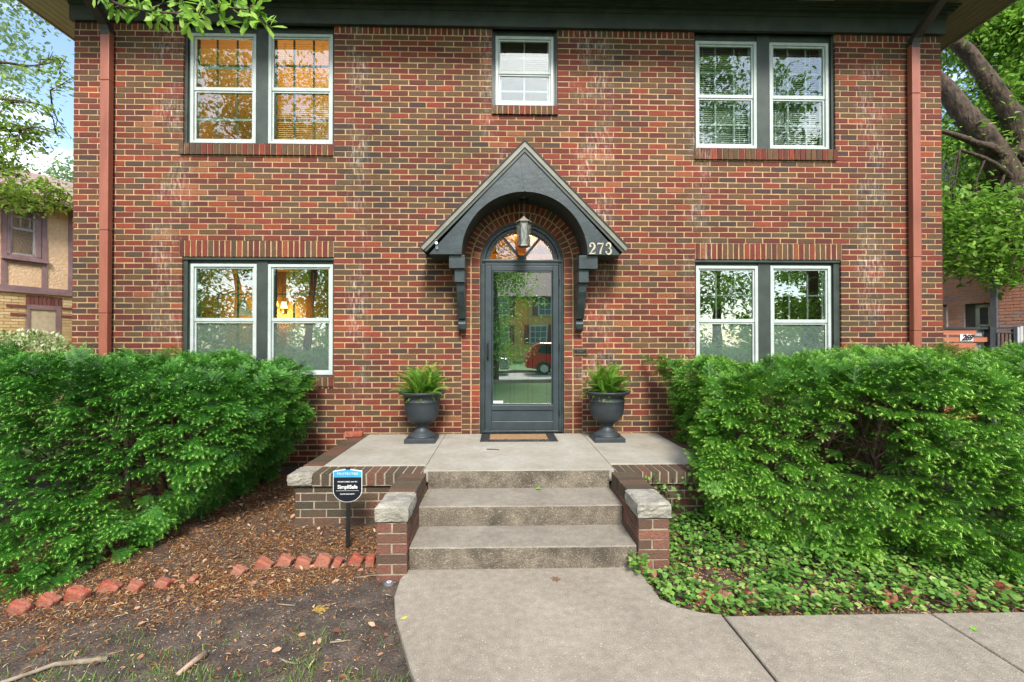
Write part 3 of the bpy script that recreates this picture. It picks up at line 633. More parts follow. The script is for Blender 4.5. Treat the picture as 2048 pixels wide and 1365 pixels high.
# ------------------------------------------------------------------ door hood
def text_mesh(body, size, mat_, name, parent, loc, extrude=.002, shear=0, align='CENTER', space=1.0, offset=0, rot=(math.pi/2, 0, 0), sx=1):
    cu = bpy.data.curves.new(name, 'FONT'); cu.body = body; cu.size = size; cu.extrude = extrude; cu.align_x = align; cu.align_y = 'CENTER'; cu.shear = shear; cu.space_character = space; cu.offset = offset; cu.resolution_u = 3
    t = bpy.data.objects.new(name, cu); COL.objects.link(t); bpy.context.view_layer.update()
    me = bpy.data.meshes.new_from_object(t); bpy.data.objects.remove(t)
    M = Matrix.Translation(Vector(loc)-ORG[parent]) @ Matrix.Rotation(rot[2], 4, 'Z') @ Matrix.Rotation(rot[0], 4, 'X') @ Matrix.Diagonal((sx, 1, 1, 1)); me.transform(M)
    me.materials.clear(); return link(me, name, parent, None, mat_)
def stroke(mb, pts, ws, y, dep=.006):
    pts = [Vector((p[0], 0, p[1])) for p in pts]; L_, R2 = [], []
    for i, p in enumerate(pts):
        t = (pts[min(i+1, len(pts)-1)]-pts[max(0, i-1)]).normalized(); nn = Vector((-t.z, 0, t.x)); w = ws[i] if isinstance(ws, list) else ws
        L_.append(p+nn*w/2); R2.append(p-nn*w/2)
    for i in range(len(pts)-1):
        q = [R2[i], R2[i+1], L_[i+1], L_[i]]; mb.prism([(a.x, a.z) for a in q], y-dep, y)
def digit(mb, ch, x, z, h, y):
    w = h*.52; T = h*.055; K = h*.15
    A = lambda cx, cz, rx, rz, a0, a1, n=14: [(x+cx*w+rx*w*math.cos(R_(a0+(a1-a0)*k/n)), z+cz*h+rz*h*math.sin(R_(a0+(a1-a0)*k/n))) for k in range(n+1)]
    if ch == '2':
        p = A(.48, .70, .42, .28, 170, -35); ws = [T+(K-T)*max(0, math.sin(R_(170-205*k/14-10)))*0+T*.5+(K-T)*(k/14)**1.2 for k in range(15)]
        p += [(x+.5*w, z+.32*h), (x+.2*w, z+.12*h), (x+.04*w, z+.02*h)]; ws += [K*.8, T*1.2, T]
        stroke(mb, p, ws, y); stroke(mb, [(x, z+.05*h), (x+.5*w, z+.06*h), (x+.95*w, z+.05*h)], [K*.9, K*.8, K*.7], y-.0005); stroke(mb, [(x+.93*w, z+.03*h), (x+1.0*w, z+.2*h)], T, y-.001)
        stroke(mb, A(.16, .70, .1, .06, 0, 360, 8), K*.6, y-.001)
    if ch == '7':
        stroke(mb, [(x+.0*w, z+.95*h), (x+.5*w, z+.93*h), (x+1*w, z+.95*h)], [K*.9, K*.8, K*.8], y); stroke(mb, [(x+.03*w, z+.98*h), (x+.0*w, z+.8*h)], T*1.2, y-.001)
        stroke(mb, [(x+.98*w, z+.97*h), (x+.7*w, z+.6*h), (x+.5*w, z+.3*h), (x+.45*w, z)], [T, K*.7, K*1.0, K*1.2], y-.0005)
    if ch == '3':
        stroke(mb, A(.42, .75, .38, .24, 160, -90), [T]+[T+(K-T)*math.sin(math.pi*min(1, k/13)) for k in range(1, 15)], y)
        stroke(mb, A(.42, .27, .46, .26, 90, -165), [T]+[T+(K*1.1-T)*math.sin(math.pi*min(1, k/13)) for k in range(1, 15)], y-.0005)
        stroke(mb, A(.1, .8, .08, .05, 0, 360, 8), K*.5, y-.001); stroke(mb, A(.06, .2, .08, .05, 0, 360, 8), K*.5, y-.001)
def build_hood():
    D = .45; Yf = -D
    w = lambda px, py: W(px, py, Yf)
    t = []
    cx, cz = w(1049.5, 510)[0], w(1049, 506)[1]; ra = (w(1176, 505)[0]-w(923.5, 505)[0])/2
    apex = w(1048, 300); bl = w(858, 511); br = w(1241, 508); zb = (bl[1]+br[1])/2; bl = (bl[0], zb); br = (br[0], zb)
    ap = (cx, apex[1])
    # gable front with round opening (as quads between arc and gable line)
    f = MB(); n = 40
    def outer(a):    # point on the gable outline in direction a
        dx, dz = math.cos(a), math.sin(a)
        sgn = 1 if dx >= 0 else -1; corner = br if sgn > 0 else bl
        # intersect ray from (cx,zb) with line corner-apex
        ex, ez = ap[0]-corner[0], ap[1]-corner[1]; den = dx*ez-dz*ex
        if abs(den) < 1e-6: return corner
        s = ((corner[0]-cx)*ez-(corner[1]-zb)*ex)/den; return (cx+dx*s, zb+dz*s)
    angs = [math.pi*k/n for k in range(n+1)]
    for a0, a1 in zip(angs, angs[1:]):
        p = [(cx+ra*math.cos(a1), zb+ra*math.sin(a1)), (cx+ra*math.cos(a0), zb+ra*math.sin(a0)), outer(a0), outer(a1)]
        if a0 < math.pi/2 < a1-1e-6: p.insert(3, ap)
        f.prism(p, Yf, Yf+.04)
        # barrel soffit inside
        q = [(cx+r*math.cos(a), zb+r*math.sin(a)) for r, a in ((ra-.001, a1), (ra-.001, a0), (ra+.012, a0), (ra+.012, a1))]
        f.prism(q, Yf+.041, -.003)
    # underside of the two feet
    f.box(bl[0], cx-ra-.012, Yf+.041, -.003, zb, zb+.02); f.box(cx+ra+.012, br[0], Yf+.041, -.003, zb, zb+.02)
    hood = f.build('door_hood', M_hood, house)
    k = MB(); kz = w(1048, 318)[1]; k.prism([(cx-.006, zb+ra+.005), (cx+.008, zb+ra+.005), (cx+.065, kz), (cx-.05, kz+.0)], Yf-.006, Yf-.0005); k.build('keystone_board', M_hood, hood)
    # roof planes and rake boards
    tipL = w(839, 496); tipR = w(1258, 495); top = w(1048, 281)
    tz = (tipL[1]+tipR[1])/2; tipL = (tipL[0], tz); tipR = (tipR[0], tz); top = (cx, top[1])
    for nm, m, off, th, yy in (('hood_roof', M_shingle, 0, .016, -.035), ('rake_board', M_fascia, .018, .042, -.028), ('rake_moulding', M_trim, .062, .03, -.014)):
        mb = MB()
        for tip, s in ((tipL, -1), (tipR, 1)):
            d = Vector((tip[0]-top[0], tip[1]-top[1])); L_ = d.length; d /= L_; nn = Vector((-d.y*s, d.x*s)); nn = nn if nn.y < 0 else -nn
            shr = (off)*1.0
            def edge(o_):  # line offset by o_ from roof outline, from the centre plane to the tip
                p = Vector(top)+nn*o_; k1 = (cx-p.x)/d.x; a = p+d*k1; return a, Vector(tip)+nn*o_-d*(o_*.15)
            a0, b0 = edge(off); a1, b1 = edge(off+th)
            mb.prism([(a0.x, a0.y), (b0.x, b0.y), (b1.x, b1.y), (a1.x, a1.y)] if s < 0 else [(a1.x, a1.y), (b1.x, b1.y), (b0.x, b0.y), (a0.x, a0.y)], Yf+yy, -.004 if nm == 'hood_roof' else Yf-.001)
        mb.build(nm, m, hood)
    # brackets
    for s, xa, xb in ((-1, w(897, 520)[0], w(929, 520)[0]), (1, w(1159, 520)[0], w(1197, 520)[0])):
        inner = xb if s < 0 else xa; outr = xa if s < 0 else xb
        b = MB(); z1 = zb-.001; z2 = w(910, 536)[1]; z3 = w(910, 541)[1]; z4 = w(910, 563)[1]; zbt = W(916, 664, -.08)[1]
        lo, hi = sorted((inner, outr)); b.box(lo, hi, Yf+.035, -.004, z2, z1)
        i2 = inner-s*0; lo, hi = sorted((inner+s*.004, inner+s*.118)); b.box(lo, hi, Yf+.07, -.004, z4, z2-.0005)
        lo, hi = sorted((inner+s*.012, inner+s*.10))
        # curved leg profile in the (y,z) plane
        prof = [(-.004, z4), (Yf+.11, z4), (Yf+.12, z4-.1), (-.26, z4-.25), (-.17, z4-.40), (-.12, zbt+.16), (-.135, zbt+.09), (-.12, zbt+.03), (-.07, zbt), (-.004, zbt+.01)]
        nn_ = len(prof); vs = [(lo, y, z) for y, z in prof]+[(hi, y, z) for y, z in prof]
        b.add(vs, [tuple(range(nn_)), tuple(range(2*nn_-1, nn_-1, -1))]+[(i, nn_+i, nn_+(i+1) % nn_, (i+1) % nn_) for i in range(nn_)])
        b.build('bracket', M_hood, hood, bevel=.004)
    gm_ = mat('gilt_numeral', (.50, .45, .34), rough=.4, metal=.3); x = w(1178.5, 500)[0]; z0 = w(1200, 509)[1]; h = w(1200, 486.5)[1]-z0
    for i, ch in enumerate('273'): nb = MB(); digit(nb, ch, x+i*h*.735, z0, h, Yf-.004); nb.build('house_number', gm_, hood)
    hk = MB(); hx, hz = w(874, 490); hk.lathe([(.0, -.05), (.018, -.03), (.02, 0), (.01, .03), (0, .05)], (hx, Yf-.004, hz-.02), 10)
    hk.tube([(hx, Yf-.01, hz+.03), (hx-.012, Yf-.03, hz+.045), (hx+.012, Yf-.035, hz+.045)], .007, 6); hk.tube([(hx, Yf-.012, hz), (hx, Yf-.05, hz+.01)], .016, 10)
    hk.build('flag_holder', mat('grey_metal', (.35, .38, .4), rough=.35, metal=.8), hood)
    return cx, zb, ra
HCX, HZB, HRA = build_hood()

def build_lantern():
    Y = -.25; x, zt = W(1047.5, 433, Y); zc = W(1047, 444, Y)[1]; zbm = W(1047, 492, Y)[1]; ze = W(1047, 498, Y)[1]
    t = thing('hanging_lantern', 'weathered metal lantern with crossed bars hanging under the door hood arch', 'lantern', (x, Y, ze))
    M_l = mat('lantern_metal', (.22, .2, .16), (.1, .1, .085), scale=30, rough=.5, metal=.5, bump=.2)
    c = MB(); c.tube([(x, Y, zt), (x, Y, HZB+HRA-.005)], .006, 6); c.lathe([(.05, -.02), (.06, 0)], (x, Y, HZB+HRA-.005), 14)
    z = zt+.01
    while z < HZB+HRA-.04: c.tube([(x-.009, Y, z), (x-.009, Y, z+.022), (x+.009, Y, z+.022), (x+.009, Y, z), (x-.009, Y, z)], .0025, 5); z += .026
    c.build('chain', M_dkmetal, t)
    cp = MB(); cp.lathe([(.0, 0), (.012, -.004), (.03, -.025), (.095, -(zt-zc)), (.097, -(zt-zc)-.008), (.06, -(zt-zc)-.008)], (x, Y, zt), 6); cp.build('cap', mat('lantern_cap', (.28, .24, .18), (.2, .17, .13), scale=30, rough=.6), t)
    f = MB(); r1, r0 = .078, .066; zt2 = zc-.008
    for k in range(6):
        a0 = R_(60*k); a1 = R_(60*k+60)
        p = lambda a, r, z: (x+r*math.cos(a), Y+r*math.sin(a), z)
        f.tube([p(a0, r1, zt2), p(a0, r0, zbm)], .0055, 5)
        f.bar(p(a0, r1, zt2), p(a1, r0, zbm), .005, .005); f.bar(p(a1, r1, zt2), p(a0, r0, zbm), .005, .005)
        f.bar(p(a0, r1, zt2-.006), p(a1, r1, zt2-.006), .008, .012); f.bar(p(a0, r0, zbm+.004), p(a1, r0, zbm+.004), .01, .012)
    f.lathe([(.075, 0), (.078, -.01), (.05, -.02), (0, -.024)], (x, Y, zbm), 6); f.build('frame', M_l, t)
    g = MB(); g.lathe([(r1-.007, zt2), (r0-.007, zbm)], (x, Y, 0), 6)
    gm = mat('frosted_lantern_glass', (.27, .30, .28), (.18, .2, .19), scale=20, rough=.4); g.build('glass', gm, t)
build_lantern()

def build_mail():
    x0, z1 = W(1146, 697, 0); x1, z0 = W(1175, 712, 0)
    m = MB(); m.box(x0, x1, -.012, .004, z0, z1); m.box(x0+.012, x1-.012, -.016, -.0125, z0+.028, z1-.012, mi=1); m.box(x0+.014, x1-.014, -.02, -.0125, z0+.01, z0+.02)
    o = m.build('mail_slot', [mat('bronze', (.2, .14, .08), (.12, .09, .06), scale=40, rough=.45, metal=.6), M_black], house, bevel=.002)
    text_mesh('MAIL', .034, M_brass, 'lettering', o, ((x0+x1)/2, -.0175, (z0+z1)/2+.008), extrude=.001, space=1.2)
build_mail()

# ------------------------------------------------------------------ porch and steps
SX0, SX1 = -.625, .93      # clear width of the steps
PX0, PX1 = -1.76, 2.07     # brick base of the porch
def build_porch():
    t = thing('front_porch', 'grey concrete porch on a brown brick base with three steps between low brick side walls', 'porch', (.15, -1.0, 0))
    s = MB(); f = -1.60
    s.box(-1.575, -.668, -1.41, -.004, .36, .46); s.box(-.664, .974, f, -.004, .36, .4605); s.box(.978, 1.885, -1.41, -.004, .36, .46)
    s.build('slab', M_slab, t, bevel=.006)
    def step(y0, y1, z, z0, nm='step'):
        a = MB(); q = 14; x0, x1 = SX0+.002, SX1-.002
        pts = []
        for k in range(q+1):
            x = x0+(x1-x0)*k/q; pts.append((x, y0+random.uniform(-.004, .004)))
        vs = []; 
        for x, y in pts: vs += [(x, y+.004, z0), (x, y, z-.008), (x, y+.007, z), (x, y1, z)]
        fs = []; mi = []
        for k in range(q):
            b = 4*k
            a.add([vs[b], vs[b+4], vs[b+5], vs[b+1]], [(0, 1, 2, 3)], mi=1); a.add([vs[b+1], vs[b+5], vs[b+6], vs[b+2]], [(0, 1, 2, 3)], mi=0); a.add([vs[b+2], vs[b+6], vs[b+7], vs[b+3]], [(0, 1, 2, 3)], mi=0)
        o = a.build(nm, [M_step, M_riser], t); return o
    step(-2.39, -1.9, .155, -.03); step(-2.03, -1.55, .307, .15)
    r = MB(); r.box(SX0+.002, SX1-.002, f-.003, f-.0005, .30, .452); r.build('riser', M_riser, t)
    # brick base left and right with rowlock cap
    for x0, x1 in ((PX0, SX0-.2), (SX1+.215, PX1)):
        b = MB(); fill(b, x0+.03, x1, -.14, .355, lambda a, d, z: (a, -1.635+d, z), off=.05, zbase=.355-CH*6)
        side = x0 < 0
        xs = x0+.03 if side else x1-.03
        fill(b, -1.53, -.0, -.14, .355, (lambda a, d, z: (xs+d, a, z)) if side else (lambda a, d, z: (xs-d, a, z)), off=.02, zbase=.355-CH*6)
        bo = b.build('brick_base', M_brown, t)
        m = MB(); m.box(x0+.036, x1, -1.629, -.01, -.14, .352); m.build('mortar', M_mortar_g, bo)
        c = MB(); row(c, x0+.18 if side else .982, -.672 if side else x1, .362, .458, lambda a, d, z: (a, -1.665+d*2.2, z), w=.075, joint=.014)
        row(c, -1.41, -.04, .362, .457, (lambda a, d, z: (x0+d*1.75, a, z)) if side else (lambda a, d, z: (x1-d*1.75, a, z)), w=.075, joint=.014)
        cc = c.build('brick_cap', M_brown, t)
        m = MB(); m.box(x0+.006 if side else .984, -.674 if side else x1-.006, -1.66, -.01, .353, .452); m.build('mortar', M_mortar_g, cc)
        if side: 
            k = stone((x0-.01, x0+.185, -1.675, -1.44, .365, .462)); k.build('corner_stone', M_lime, t)
    # side (cheek) walls with limestone ends
    for x0, x1, yf in ((SX0-.205, SX0-.001, -2.445), (SX1+.001, SX1+.215, -2.42)):
        b = MB(); zt = .345
        fill(b, x0, x1, -.16, zt, lambda a, d, z: (a, yf+d, z), off=x0+.1, depth=.06, bl=.206, ch=.0685, zbase=zt-.0685*7)
        for s in (0, 1): fill(b, yf+.06, -1.63, -.16, zt, (lambda a, d, z: (x0+d, a, z)) if s == 0 else (lambda a, d, z: (x1-d, a, z)), off=.06, depth=.05, ch=.0685, zbase=zt-.0685*7)
        bo = b.build('cheek_wall', M_pier, t)
        m = MB(); m.box(x0+.007, x1-.007, yf+.007, -1.63, -.16, .345); m.build('mortar', M_mortar_g, bo)
        c = MB(); row(c, yf+.30, -1.672, .352, .459, lambda a, d, z: (x0+d*(x1-x0)*10, a, z), w=.072, joint=.012); cc = c.build('brick_cap', M_brown, t)
        m = MB(); m.box(x0+.006, x1-.006, yf+.28, -1.668, .346, .453); m.build('mortar', M_mortar_g, cc)
        k = stone((x0-.006, x1+.006, yf-.012, yf+.29, .358, .462)); k.build('cap_stone', M_lime, t)
    return t
def stone(b, n=7):
    """rock-faced block: flat top, chipped sides"""
    x0, x1, y0, y1, z0, z1 = b; mb = MB(); cx, cy, cz = (x0+x1)/2, (y0+y1)/2, (z0+z1)/2
    def pt(i, j, k):
        u, v, w = i/n, j/n, k/n; x = x0+(x1-x0)*u; y = y0+(y1-y0)*v; z = z0+(z1-z0)*w
        rs = random.Random(hash((i, j, k, round(x0, 2)))); bulge = math.sin(math.pi*w)
        if i in (0, n) or j in (0, n):
            r = .005*bulge+rs.uniform(-.004, .003)-(.014 if k == n else 0)
            if i == 0: x -= r
            if i == n: x += r
            if j == 0: y -= r
            if j == n: y += r
        if k == n: z += rs.uniform(-.002, .002)-(.008*rs.random() if i in (0, n) or j in (0, n) else 0)
        return (x, y, z)
    def face(fn):
        vs = [fn(a, c) for c in range(n+1) for a in range(n+1)]
        mb.add(vs, [(c*(n+1)+a, c*(n+1)+a+1, (c+1)*(n+1)+a+1, (c+1)*(n+1)+a) for c in range(n) for a in range(n)])
    face(lambda a, c: pt(a, 0, c)); face(lambda a, c: pt(a, n, c)); face(lambda a, c: pt(0, a, c)); face(lambda a, c: pt(n, a, c)); face(lambda a, c: pt(a, c, n)); face(lambda a, c: pt(a, c, 0))
    return mb
M_step = mat('step_concrete', (.26, .235, .19), (.18, .155, .125), grain=.25, scale=3.5, rough=.9, bump=.5, bscale=110, fleck=(.42, .38, .32), fscale=160, fth=.67, lo=.3, hi=.7, detail=9)
M_pier = ramp_mat('pier_brick', [(0, (.10, .055, .04)), (.4, (.16, .075, .05)), (.7, (.22, .08, .055)), (1, (.30, .13, .08))], bump=.8, bscale=90, speck=.55, sscale=55, dark=(.07, .06, .05))
build_porch()

def brickish(name, c, dims, rz, tilt, label, cat, group, m, seed=0, chip=.15):
    """a loose or half-buried broken brick: subdivided block with knocked-off corners"""
    rs = random.Random(seed); a, b, h = dims; mb = MB()
    vs = []; n = 5
    M = Matrix.Translation(c) @ Matrix.Rotation(rz, 4, 'Z') @ Matrix.Rotation(tilt, 4, 'Y') @ Matrix.Rotation(rs.uniform(-.15, .15), 4, 'X')
    idx = {}
    def pv(i, j, k):
        if (i, j, k) not in idx:
            p = Vector(((i/n-.5)*a, (j/n-.5)*b, (k/n-.5)*h)); e = (i in (0, n))+(j in (0, n))+(k in (0, n))
            p += Vector([rs.uniform(-1, 1)*.02*d for d in dims]); p *= 1-chip*rs.random()*(.9 if e == 3 else .35 if e == 2 else .1)
            idx[(i, j, k)] = len(vs); vs.append(M @ p)
        return idx[(i, j, k)]
    fs = []
    for u in range(n):
        for v in range(n):
            for k in (0, n):
                fs.append((pv(u, v, k), pv(u+1, v, k), pv(u+1, v+1, k), pv(u, v+1, k))); fs.append((pv(u, k, v), pv(u+1, k, v), pv(u+1, k, v+1), pv(u, k, v+1))); fs.append((pv(k, u, v), pv(k, u+1, v), pv(k, u+1, v+1), pv(k, u, v+1)))
    mb.add(vs, fs, rs.random()); o = mb.build(name, m, smooth=True); sb = o.modifiers.new('subdivision', 'SUBSURF'); sb.levels = sb.render_levels = 2; sb.subdivision_type = 'CATMULL_CLARK'; return tag(o, label, cat, group)
M_edge = ramp_mat('broken_brick', [(0, (.30, .035, .016)), (.5, (.32, .06, .03)), (1, (.34, .11, .07))], bump=1, bscale=70, speck=.75, sscale=16, dark=(.30, .17, .12))
x, y = G(706, 882, .46)
brickish('loose_brick', (W(708, 874, -.12)[0], -.13, .49), (.21, .09, .055), .15, 0, 'loose orange brick lying on the left end of the porch against the wall', 'brick', 'loose bricks on the porch', M_edge, 3, .05)
brickish('loose_brick', (W(1362, 870, -.2)[0], -.17, .49), (.21, .10, .055), -.1, 0, 'loose orange brick lying on the right end of the porch beside the yew', 'brick', 'loose bricks on the porch', M_edge, 5, .05)

# ------------------------------------------------------------------ urns with ferns, doormat
M_urn = mat('urn_resin', (.035, .045, .052), (.022, .028, .033), scale=6, rough=.5, bump=.1, bscale=50, fleck=(.12, .1, .07), fscale=60, fth=.74)
M_potsoil = mat('potting_soil', (.04, .025, .018), (.02, .014, .01), scale=60, rough=1, bump=1)
M_fern = ramp_mat('fern_leaf', [(0, (.02, .08, .01)), (.35, (.07, .2, .016)), (.7, (.18, .38, .04)), (1, (.40, .46, .10))], rough=.5, bump=0, speck=0, trans=.35)
def urn(cx, cy, label):
    t = thing('urn_planter', label, 'planter', (cx, cy, .46), 'urn planters beside the front door')
    b = MB()
    for s, z0, z1 in ((.168, .4605, .505), (.155, .505, .512)): b.box(cx-s, cx+s, cy-s, cy+s, z0, z1)
    b.build('base', M_urn, t, bevel=.004)
    p = MB(); p.lathe([(.15, .512), (.152, .52), (.145, .53), (.125, .54), (.122, .547), (.10, .56), (.075, .585), (.062, .615), (.066, .635), (.085, .642), (.08, .652)], (cx, cy, 0), 40); p.build('pedestal', M_urn, t, smooth=True)
    w = MB(); w.lathe([(.075, .65), (.105, .66), (.145, .69), (.172, .735), (.187, .79), (.193, .84), (.194, .895), (.200, .90), (.2, .908), (.195, .914), (.199, .955), (.205, .97), (.235, .98), (.257, .993), (.264, 1.005), (.258, 1.014), (.235, 1.012), (.212, 1.0), (.200, .97), (.19, .93)], (cx, cy, 0), 48); w.build('bowl', M_urn, t, smooth=True)
    s = MB(); s.lathe([(0, .972), (.1, .975), (.198, .965)], (cx, cy, 0), 24); s.build('soil', M_potsoil, t)
def fern_template(n=22):
    tv = []; tf = []; tr = []
    def at(t): return np.array([t*.95-.0*t, 0, .0+(.40*math.sin(t*2.1)-.30*t*t)])       # arching rachis
    for i in range(n):
        t = .12+.88*i/n; p = at(t); q = at(min(1, t+.02)); L_ = .13*math.sin(math.pi*min(1, (t*.9+.08)))**.7+.01
        for s in (-1, 1):
            b = len(tv); e = p+np.array([.03, s*L_, -.03-.02*(i % 2)]); m1 = p+np.array([-.008, s*L_*.5, .0]); m2 = p+np.array([.028, s*L_*.55, -.008])
            tv += [p, m1, e, m2]; tf.append((b, b+1, b+2, b+3) if s > 0 else (b, b+3, b+2, b+1)); tr.append(.3+.6*t)
    for i in range(6):
        b = len(tv); p, q = at(i/6), at((i+1)/6); tv += [p+[0, -.006, 0], p+[0, .006, 0], q+[0, .006, 0], q+[0, -.006, 0]]; tf.append((b, b+1, b+2, b+3)); tr.append(.9)
    return tv, tf, tr
FT = fern_template()
def fern(cx, cy, z, label, n=150, spread=1.0, lean=0):
    ang = rng.uniform(0, 2*math.pi, n); el = rng.uniform(-.35, 1.45, n); rad = rng.uniform(0, .11, n)
    d = np.stack([np.cos(ang)*np.cos(el), np.sin(ang)*np.cos(el), np.sin(el)*1.0], 1); d[:, 0] += lean; d[:, 1] *= .8
    pos = np.stack([cx+np.cos(ang)*rad, cy+np.sin(ang)*rad, np.full(n, z-.03)], 1)
    up = np.tile([0., 0, 1], (n, 1))+rdir(n)*.35; M = frames(d, up, rng.uniform(.15, .25, n)*(1+.75*np.sin(el))*spread)
    M[:, :, 2] *= .8
    o = scatter('fern', *FT, M, pos, rng.uniform(0, 1, n), M_fern, org=(cx, cy, z)); tag(o, label, 'fern', 'ferns growing in the urns')
for px, lab, fl, ln in ((843.5, 'dark grey pedestal urn standing left of the front door', 'bushy green fern growing in the urn left of the door', .03), (1214.5, 'dark grey pedestal urn standing right of the front door', 'bushy green fern growing in the urn right of the door', -.02)):
    cx = W(px, 885, -.375-.02)[0]
    urn(cx, -.375, lab); fern(cx, -.375, .985, fl, lean=ln)
def doormat():
    x0, x1, y0, y1 = -.235, .63, -.465, -.03; t = thing('doormat', 'doormat with black rubber border and tan centre in front of the door', 'doormat', ((x0+x1)/2, (y0+y1)/2, .4605))
    b = MB(); b.box(x0, x1, y0, y1, .461, .469)
    for k in range(150):      # raised pebbled rubber pattern of the border
        s = random.random()
        if k % 2: x = random.uniform(x0+.02, x1-.02); y = random.choice((random.uniform(y0+.012, y0+.07), random.uniform(y1-.07, y1-.012)))
        else: x = random.choice((random.uniform(x0+.012, x0+.09), random.uniform(x1-.09, x1-.012))); y = random.uniform(y0+.02, y1-.02)
        b.box(x-.009, x+.009, y-.006, y+.006, .469, .474, j=.001)
    b.build('rubber_border', mat('rubber', (.02, .021, .023), rough=.6), t)
    c = MB(); c.box(x0+.105, x1-.105, y0+.085, y1-.075, .4691, .4755); c.build('coir_centre', mat('coir', (.40, .24, .12), (.30, .17, .08), scale=40, rough=1, bump=1, bscale=200), t)
doormat()

# ------------------------------------------------------------------ yard sign
def yard_sign():
    x, y = G(696, 1102, gz(-1.1, -2.15)); t = thing('yard_sign', 'blue and black shield shaped alarm company sign on a black stake in the bed', 'sign', (x, y, gz(x, y)))
    z0 = gz(x, y)
    s = MB(); zt = W(696, 1003, y)[1]; s.box(x-.013, x+.013, y-.004, y+.010, z0-.1, zt+.02)
    k = z0+.03
    while k < zt-.03: s.box(x-.016, x+.016, y-.007, y+.012, k, k+.006); k += .033
    zT = W(696, 937, y)[1]; s.box(x-.017, x+.017, y-.01, y+.012, zT-.02, zT+.006)
    s.build('stake', M_black, t)
    xl = W(667, 960, y)[0]; xr = W(725, 960, y)[0]; zs = W(696, 941.5, y)[1]; zb = W(696, 1004, y)[1]; zm = W(696, 980, y)[1]; cx = (xl+xr)/2; hw = (xr-xl)/2
    out = [(cx, zT), (xl, zs), (xl, zm)]+[(cx-hw*math.cos(a*math.pi/12*.5*1.0), zm-(zm-zb)*math.sin(a*math.pi/12*.5)) for a in range(1, 12)]+[(cx, zb)]
    out += [(2*cx-p[0], p[1]) for p in out[1:-1][::-1]]
    sc = lambda f, o: [(cx+(p[0]-cx)*f, (zm)+(p[1]-zm)*f) for p in o]
    W_ = mat('sign_white', (.75, .77, .8), rough=.4); K_ = mat('sign_black', (.01, .012, .018), rough=.35); B_ = mat('sign_blue', srgb(70, 165, 225), rough=.35)
    p = MB(); p.prism(out, y-.009, y-.005); pn = p.build('panel', W_, t)
    i1 = sc(.955, out); zc = W(696, 954.5, y)[1]
    low = [q for q in i1 if q[1] < zc]; lx = min(q[0] for q in i1); rx = max(q[0] for q in i1)
    k = MB(); k.prism([(rx, zc), (lx, zc)]+[q for q in i1[1:] if q[1] < zc and True][:], y-.0105, y-.0092); k.build('black_field', K_, pn)
    k = MB(); k.prism([(lx, zc+.0005), (rx, zc+.0005)]+[q for q in i1 if q[1] > zc and q[0] > cx][::-1][:1]+[i1[0]]+[i1[1]], y-.0105, y-.0092); k.build('blue_field', B_, pn)
    yy = y-.0112; H = hw*2
    def tx(s_, zpx, size, sx=1, off=0, sp=1): text_mesh(s_, size, W_, 'lettering', pn, (cx, yy, W(696, zpx, y)[1]), extrude=.0004, offset=off, space=sp, sx=sx)
    tx('PROTECTED', 947.3, .022, 1.15, .0003, 1.15); tx('MONITORED 24/7 BY', 963.3, .0125, 1.25, .0003); tx('SimpliSafe', 973.7, .039, .98, .0012, .98); tx('HOME SECURITY', 987.8, .0125, 1.15, .0003)
    d = MB(); z = W(696, 981, y)[1]; d.box(cx-.085, cx+.085, yy, yy+.0005, z-.001, z+.001)
    d.build('rule_line', W_, pn)
yard_sign()

# ------------------------------------------------------------------ yew hedges
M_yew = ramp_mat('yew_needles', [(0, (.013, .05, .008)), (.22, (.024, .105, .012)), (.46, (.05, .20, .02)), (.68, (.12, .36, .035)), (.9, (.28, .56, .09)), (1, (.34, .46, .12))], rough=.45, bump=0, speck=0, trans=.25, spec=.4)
M_bark = mat('brown_bark', (.10, .06, .04), (.05, .032, .024), scale=12, rough=.9, bump=1, bscale=40, stretch=(1, 1, .4))
def yew_template():
    tv = []; tf = []; tr = []
    def shoot(o, ang, L_, n, base):
        d = np.array([math.cos(ang), math.sin(ang), 0]); s = np.array([-d[1], d[0], 0])
        for i in range(n):
            t = (i+.5)/n; p = o+d*L_*t+np.array([0, 0, -.12*L_*t*t]); ln = .15*(1-.4*t**2)*(.75 if t < .1 else 1)
            for sg in (-1, 1):
                b = len(tv); a = d*.62+s*sg*.78; e = p+a*ln+np.array([0, 0, .02]); w = d*.024
                m = p+a*ln*.5+np.array([0, 0, .022])
                tv.extend([p, m-w, e, m+w]); tf.append((b, b+1, b+2, b+3)); tr.append(base+.7*t**2.5)
        b = len(tv); e = o+d*L_*1.1+np.array([0, 0, -.12*L_]); p = o+d*L_*.9; tv.extend([p, p+s*.02, e, p-s*.02]); tf.append((b, b+1, b+2, b+3)); tr.append(1)
        b = len(tv); q = o+d*L_; tv.extend([o-s*.007, q-s*.005+[0, 0, -.12*L_], q+s*.005+[0, 0, -.12*L_], o+s*.007]); tf.append((b, b+1, b+2, b+3)); tr.append(.35)
    O = np.zeros(3)
    shoot(O, 0, 1.0, 12, .2); shoot(np.array([.12, 0, -.005]), .8, .55, 7, .15); shoot(np.array([.2, 0, -.01]), -.75, .58, 7, .15)
    shoot(np.array([.42, 0, -.02]), .7, .45, 6, .2); shoot(np.array([.5, 0, -.03]), -.66, .38, 5, .2)
    return tv, tf, tr
M_yew2 = ramp_mat('yew_needles_yellowish', [(0, (.017, .055, .008)), (.22, (.035, .125, .012)), (.46, (.075, .235, .02)), (.68, (.18, .42, .04)), (.9, (.37, .62, .10)), (1, (.44, .52, .15))], rough=.45, bump=0, speck=0, trans=.28, spec=.4)  # yellower, brighter green needles of the right hedge
YT = yew_template()
